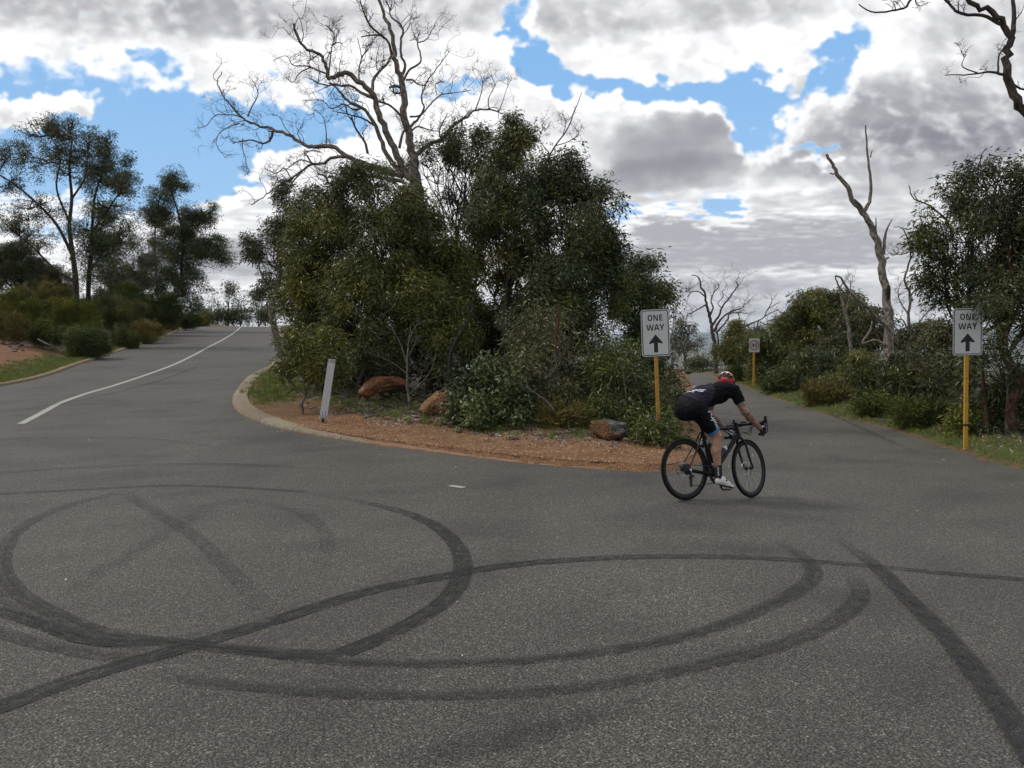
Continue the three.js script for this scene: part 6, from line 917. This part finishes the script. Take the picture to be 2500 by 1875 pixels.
function wheel(parent, centre, isFront) {
  const w = new THREE.Group(); w.name = isFront ? 'front_wheel' : 'rear_wheel'; w.position.copy(isFront ? turned(centre) : centre); if (isFront) w.quaternion.copy(steerQ); parent.add(w);
  part('tyre', new THREE.TorusGeometry(0.3205, 0.0175, 14, 72), rubberMat, w);
  const prof = [[0.303, -0.012], [0.311, -0.0125], [0.311, 0.0125], [0.303, 0.012], [0.28, 0.009], [0.272, 0.004], [0.272, -0.004], [0.28, -0.009], [0.303, -0.012]].map(([r, y]) => new THREE.Vector2(r, y));
  part('rim', new THREE.LatheGeometry(prof, 72).rotateX(Math.PI / 2), frameMat, w);
  const hub = [new THREE.CylinderGeometry(0.013, 0.013, 0.11, 14).rotateX(Math.PI / 2), new THREE.CylinderGeometry(0.026, 0.026, 0.005, 18).rotateX(Math.PI / 2).translate(0, 0, 0.03), new THREE.CylinderGeometry(0.026, 0.026, 0.005, 18).rotateX(Math.PI / 2).translate(0, 0, -0.03)];
  part('hub', hub, darkMetal, w);
  const sp = []; for (let i = 0; i < 24; i++) { const a = (i / 24) * Math.PI * 2, s = i % 2 ? 1 : -1, b = a + (i % 4 < 2 ? 0.9 : -0.9); sp.push(bar(V(Math.cos(b) * 0.024, Math.sin(b) * 0.024, s * 0.03), V(Math.cos(a) * 0.274, Math.sin(a) * 0.274, 0), 0.0012, 0.0012, 4)); }
  part('spokes', sp, darkMetal, w);
  // brake disc with cut-outs, on the left side
  const sh = new THREE.Shape(); sh.absarc(0, 0, 0.08, 0, Math.PI * 2); const hole = new THREE.Path(); hole.absarc(0, 0, 0.066, 0, Math.PI * 2, true); sh.holes.push(hole);
  const rot = [new THREE.ExtrudeGeometry(sh, { depth: 0.002, bevelEnabled: false, curveSegments: 40 }).translate(0, 0, -0.047)]; for (let i = 0; i < 6; i++) { const a = (i / 6) * 6.283; rot.push(bar(V(Math.cos(a) * 0.02, Math.sin(a) * 0.02, -0.046), V(Math.cos(a + 0.4) * 0.068, Math.sin(a + 0.4) * 0.068, -0.046), 0.005, 0.004, 6)); }
  part('brake_disc', rot, metalMat, w);
  return w;
}
const rw = wheel(bike, RH, false); wheel(bike, FH, true);
{ // cassette on the rear wheel's right
  const gs = []; for (let i = 0; i < 9; i++) { const r = lerp(0.062, 0.026, i / 8), pts = []; const teeth = Math.round(r * 500); const sh = new THREE.Shape(); for (let k = 0; k <= teeth * 2; k++) { const a = (k / (teeth * 2)) * 6.2832, q = r + (k % 2 ? 0.002 : -0.002); k ? sh.lineTo(Math.cos(a) * q, Math.sin(a) * q) : sh.moveTo(q, 0); } gs.push(new THREE.ExtrudeGeometry(sh, { depth: 0.0016, bevelEnabled: false }).translate(0, 0, 0.034 + i * 0.0036)); }
  part('cassette', gs, darkMetal, rw);
}
part('fork', [turnGeo(bar(HB.clone().add(V(0, 0.01, 0)), HB.clone().add(V(0.012, -0.03, 0)), 0.026, 0.024, 12)), ...[-1, 1].map((s) => turnGeo(limb(curve([HB.clone().add(V(0.006, -0.015, s * 0.02)), V(0.385, 0.62, s * 0.052), V(0.445, 0.45, s * 0.056), FH.clone().add(V(0, 0, s * 0.056))], 8), taper(9, 0.0165, 0.010), 10, true)))], frameMat, bike);
const barC = V(0.405, 0.838, 0);
part('stem', [turnGeo(bar(HT.clone().add(V(-0.006, 0.03, 0)), barC, 0.017, 0.019, 12)), turnGeo(bar(HT, HT.clone().add(V(-0.012, 0.045, 0)), 0.02, 0.02, 12)), turnGeo(new THREE.CylinderGeometry(0.021, 0.021, 0.045, 14).rotateX(Math.PI / 2).translate(barC.x, barC.y, 0))], frameMat, bike);
const dropPts = (s) => [[0.405, 0.89, 0.03], [0.405, 0.89, 0.12], [0.412, 0.89, 0.185], [0.44, 0.89, 0.208], [0.50, 0.885, 0.212], [0.538, 0.858, 0.216], [0.54, 0.815, 0.222], [0.515, 0.778, 0.226], [0.47, 0.764, 0.228], [0.415, 0.762, 0.23]].map(([x, y, z]) => V(x, y - 0.052, s * z));
{
  const h = part('handlebar', [turnGeo(bar(V(0.405, 0.838, -0.12), V(0.405, 0.838, 0.12), 0.0155, 0.0155, 14))], frameMat, bike);
  for (const s of [-1, 1]) part('bar_tape', turnGeo(limb(curve(dropPts(s).slice(1), 40), taper(41, 0.0165, 0.0165), 12, true)), tapeMat, h);
  for (const s of [-1, 1]) {
    const hood = part('brake_hood', turnGeo(netMesh(bones([bone(V(0.505, 0.84, s * 0.214), V(0.585, 0.863, s * 0.214), 0.021, 0.02), bone(V(0.585, 0.863, s * 0.214), V(0.60, 0.913, s * 0.212), 0.019, 0.016)], 0.015), V(0.46, 0.79, s * 0.214 - 0.05), V(0.64, 0.95, s * 0.214 + 0.05), 0.006)), rubberMat, bike);
    part('lever', turnGeo(limb(curve([V(0.597, 0.863, s * 0.218), V(0.606, 0.828, s * 0.225), V(0.592, 0.778, s * 0.232), V(0.572, 0.738, s * 0.236)], 10), taper(11, 0.009, 0.006), 8, true)), darkMetal, hood);
  }
  for (const k of [0, 1, 2]) part('cable', turnGeo(limb(curve([V(0.45, 0.835, 0.08 + 0.05 * k), V(0.52 + 0.015 * k, 0.81, 0.06), V(0.50 - 0.01 * k, 0.76 - 0.02 * k, 0.03 + 0.02 * k), V(0.41, 0.745, 0.02), V(0.365, 0.72, 0.0)], 18), taper(19, 0.003, 0.003), 6)), rubberMat, bike);
  part('computer', turnGeo(box(0.07, 0.016, 0.048, 0.47, 0.868, 0, 0.006)), tapeMat, bike);
}
{ // cranks, pedals, chain, gears
  const pR = V(-0.015, 0.118, 0.13), cR = V(-0.035, 0.110, 0.085), pedL = V(-0.06, 0.405, -0.13), cL = V(-0.085, 0.43, -0.085), c = part('crankset', [bar(BBp.clone().add(V(0, 0, 0.055)), cR.clone(), 0.014, 0.011, 10), bar(BBp.clone().add(V(0, 0, -0.055)), cL.clone(), 0.014, 0.011, 10), new THREE.CylinderGeometry(0.024, 0.024, 0.15, 14).rotateX(Math.PI / 2).translate(BBp.x, BBp.y, 0)], frameMat, bike);
  const ringShape = (r, n) => { const sh = new THREE.Shape(); for (let k = 0; k <= n * 2; k++) { const a = (k / (n * 2)) * 6.2832, q = r + (k % 2 ? 0.003 : -0.002); k ? sh.lineTo(Math.cos(a) * q, Math.sin(a) * q) : sh.moveTo(q, 0); } const h = new THREE.Path(); h.absarc(0, 0, r - 0.018, 0, 6.2832, true); sh.holes.push(h); return sh; };
  const gs = [new THREE.ExtrudeGeometry(ringShape(0.098, 48), { depth: 0.003, bevelEnabled: false, curveSegments: 4 }).translate(BBp.x, BBp.y, 0.046), new THREE.ExtrudeGeometry(ringShape(0.072, 34), { depth: 0.003, bevelEnabled: false }).translate(BBp.x, BBp.y, 0.038)]; for (let i = 0; i < 4; i++) { const a = i * 1.5708 + 0.4; gs.push(bar(V(BBp.x, BBp.y, 0.05), V(BBp.x + Math.cos(a) * 0.085, BBp.y + Math.sin(a) * 0.085, 0.048), 0.012, 0.008, 8)); }
  part('chainring', gs, darkMetal, c);
  for (const [p, s] of [[pR, 1], [pedL, -1]]) part('pedal', [box(0.085, 0.018, 0.06, p.x, p.y - 0.012, p.z, 0.006), bar(p.clone().add(V(-0.015, -0.01, -s * 0.05)), p.clone().add(V(0, -0.01, s * 0.02)), 0.008, 0.008, 8)], black, c);
  const jz = 0.0475, topR = V(-0.5 + 0.006, 0.338 + 0.043, jz), topF = V(BBp.x - 0.01, BBp.y + 0.098, jz), low = V(-0.452, 0.155, jz);
  part('chain', [bar(topR, topF, 0.0045, 0.0045, 6), limb(curve([V(-0.5, 0.297, jz), V(-0.462, 0.268, jz), V(-0.478, 0.22, jz), V(-0.472, 0.172, jz), low], 16), taper(17, 0.0045, 0.0045), 6), bar(low, V(BBp.x - 0.02, BBp.y - 0.095, jz), 0.0045, 0.0045, 6)], darkMetal, bike);
  part('derailleur', [bar(V(-0.5, 0.325, 0.075), V(-0.475, 0.272, 0.075), 0.014, 0.012, 8), box(0.055, 0.03, 0.03, -0.468, 0.262, 0.072, 0.008), bar(V(-0.465, 0.255, 0.062), V(-0.462, 0.160, 0.055), 0.011, 0.013, 8), new THREE.CylinderGeometry(0.019, 0.019, 0.006, 16).rotateX(Math.PI / 2).translate(-0.458, 0.162, jz), new THREE.CylinderGeometry(0.017, 0.017, 0.006, 16).rotateX(Math.PI / 2).translate(-0.468, 0.245, jz)], black, bike);
  part('axle_cap', new THREE.TorusGeometry(0.012, 0.005, 8, 20).translate(-0.485, 0.325, 0.078), std({ color: lin(0.7, 0.7, 0.7), roughness: 0.3 }), bike);
  part('brake_caliper', [box(0.06, 0.03, 0.028, -0.455, 0.372, -0.058, 0.006)], frameMat, bike);
  part('bottle_cage', [-1, 1].flatMap((s) => [limb(curve([BBp.clone().lerp(SC, 0.28).add(V(0.03, 0, 0)), BBp.clone().lerp(SC, 0.34).add(V(0.075, 0.0, s * 0.03)), BBp.clone().lerp(SC, 0.50).add(V(0.085, 0.02, s * 0.036)), BBp.clone().lerp(SC, 0.55).add(V(0.03, 0, s * 0.02))], 10), taper(11, 0.0035, 0.0035), 6), limb(curve([BBp.clone().lerp(HB, 0.22).add(V(-0.02, 0.03, 0)), BBp.clone().lerp(HB, 0.28).add(V(-0.05, 0.06, s * 0.03)), BBp.clone().lerp(HB, 0.45).add(V(-0.05, 0.07, s * 0.036)), BBp.clone().lerp(HB, 0.52).add(V(-0.02, 0.03, s * 0.02))], 10), taper(11, 0.0035, 0.0035), 6)]), tapeMat, bike);
}
function bottle(label, base, dir, capMat, h) {
  const o = onBike(thing('water_bottle', label, 'bottle')), pr = [[0.001, 0], [0.034, 0], [0.0365, 0.006], [0.0365, h * 0.5], [0.033, h * 0.56], [0.033, h * 0.66], [0.0365, h * 0.72], [0.0365, h * 0.86], [0.031, h * 0.95], [0.028, h]].map(([r, y]) => new THREE.Vector2(r, y)), q = new THREE.Quaternion().setFromUnitVectors(UP, dir.clone().normalize());
  const put = (g) => g.applyQuaternion(q).translate(base.x, base.y, base.z);
  part('bottle_body', put(new THREE.LatheGeometry(pr, 28)), std({ color: lin(0.014, 0.015, 0.018), roughness: 0.35 }), o);
  part('cap', put(new THREE.LatheGeometry([[0.0295, h], [0.0305, h + 0.018], [0.026, h + 0.026], [0.012, h + 0.03], [0.011, h + 0.045], [0.001, h + 0.047]].map(([r, y]) => new THREE.Vector2(r, y)), 24)), capMat, o);
}
bottle('black water bottle with a white cap held on the bicycle’s down tube', BBp.clone().lerp(HB, 0.24).add(V(-0.042, 0.045, 0)), HB.clone().sub(BBp), std({ color: lin(0.7, 0.7, 0.7), roughness: 0.4 }), 0.19);
bottle('all black water bottle held against the bicycle’s seat tube', BBp.clone().lerp(SC, 0.26).add(V(0.060, 0.006, 0)), SC.clone().sub(BBp), black, 0.19);
// gloved hands: palm, four fingers curled round the drop, thumb on the other side
{
  const gl = std({ vertexColors: true, roughness: 0.6 }), pts = (s) => new THREE.CatmullRomCurve3(dropPts(s).map(turned), false, 'centripetal');
  for (const s of [1, -1]) {
    const c = pts(s), wr = s > 0 ? J.wrR : J.wrL, list = [], knuckles = [];
    const g0 = c.getPointAt(0.72), ax = c.getTangentAt(0.72), toW = wr.clone().sub(g0); toW.addScaledVector(ax, -toW.dot(ax)).normalize(); const out = V().crossVectors(ax, toW).multiplyScalar(s).normalize();
    for (let i = 0; i < 4; i++) {
      const q = 0.62 + i * 0.062, p = c.getPointAt(q), t = c.getTangentAt(q), w0 = toW.clone().addScaledVector(t, -toW.dot(t)).normalize(), o0 = out.clone().addScaledVector(t, -out.dot(t)).normalize(), R = 0.0285, on = (a, r = R) => p.clone().addScaledVector(w0, Math.cos(a) * r).addScaledVector(o0, Math.sin(a) * r), L = [1, 1.08, 1.02, 0.86][i];
      const k = on(0.75, 0.036), a = on(1.9 * L, 0.031), b = on(2.9 * L, 0.0285), d = on(3.7 * L, 0.027); knuckles.push(k);
      list.push(bone(k, a, 0.0105, 0.0098), bone(a, b, 0.0098, 0.009), bone(b, d, 0.009, 0.008));
    }
    const heelP = wr.clone().lerp(knuckles[1], 0.2);
    knuckles.forEach((k) => list.push(bone(heelP, k, 0.022, 0.0145)));
    list.push(bone(knuckles[0], knuckles[3], 0.014, 0.013), bone(wr, heelP, 0.027, 0.024));
    const tp = c.getPointAt(0.60), th0 = heelP.clone().lerp(knuckles[0], 0.35), th1 = tp.clone().addScaledVector(out, -0.026).addScaledVector(toW, 0.012), th2 = tp.clone().addScaledVector(out, -0.022).addScaledVector(toW, -0.02); list.push(bone(th0, th1, 0.014, 0.0115), bone(th1, th2, 0.0115, 0.009));
    const lo = V(9, 9, 9), hi = V(-9, -9, -9); list.forEach((q) => { for (const p of [q.a, q.b]) { lo.min(p); hi.max(p); } }); lo.addScalar(-0.04); hi.addScalar(0.04);
    const g = netMesh(bones(list, 0.008), lo, hi, 0.0035), kc = knuckles[1].clone().lerp(knuckles[2], 0.5);
    tint(g, (x, y, z) => { const d = V(x, y, z).sub(kc), a = d.dot(ax), h = d.dot(toW) + d.dot(out) * 0.6; return h > -0.004 && Math.abs(Math.abs(a) - 0.018) < 0.0065 || (h > 0.004 && Math.abs(a) < 0.026 && d.length() < 0.03 && h < 0.014) ? [0.62, 0.62, 0.63] : [0.014, 0.014, 0.016]; });
    part('glove', g, gl, man);
  }
}
// ---- someone in white far up the left road, and a scrap beside them
{
  const p = at(551, 791, 122); p.y = landH(p.x, p.z);
  const o = thing('person', 'tiny far person in white beyond the crest of the left road', 'person', p), g = bones([bone(V(0, 0.95, 0), V(0, 1.4, 0), 0.14, 0.17), bone(V(-0.09, 0.9, 0), V(-0.1, 0.05, 0.02), 0.09, 0.055), bone(V(0.09, 0.9, 0), V(0.12, 0.05, -0.05), 0.09, 0.055), bone(V(-0.17, 1.38, 0), V(-0.24, 0.9, 0.06), 0.05, 0.04), bone(V(0.17, 1.38, 0), V(0.25, 0.92, 0.08), 0.05, 0.04), bone(V(0, 1.48, 0), V(0, 1.6, 0.01), 0.06, 0.09)], 0.05);
  const m = netMesh(g, V(-0.4, -0.05, -0.3), V(0.4, 1.75, 0.3), 0.03); tint(m, (x, y, z) => y > 1.5 ? [0.3, 0.17, 0.11] : y > 0.9 || y < 0.45 ? [0.72, 0.72, 0.72] : [0.10, 0.10, 0.11]);
  part('body', m, std({ vertexColors: true, roughness: 0.8 }), o);
  part('hair', new THREE.SphereGeometry(0.1, 12, 8, 0, 6.3, 0, 1.6).translate(0, 1.62, -0.01), black, o);
}
renderer.render(scene, camera);
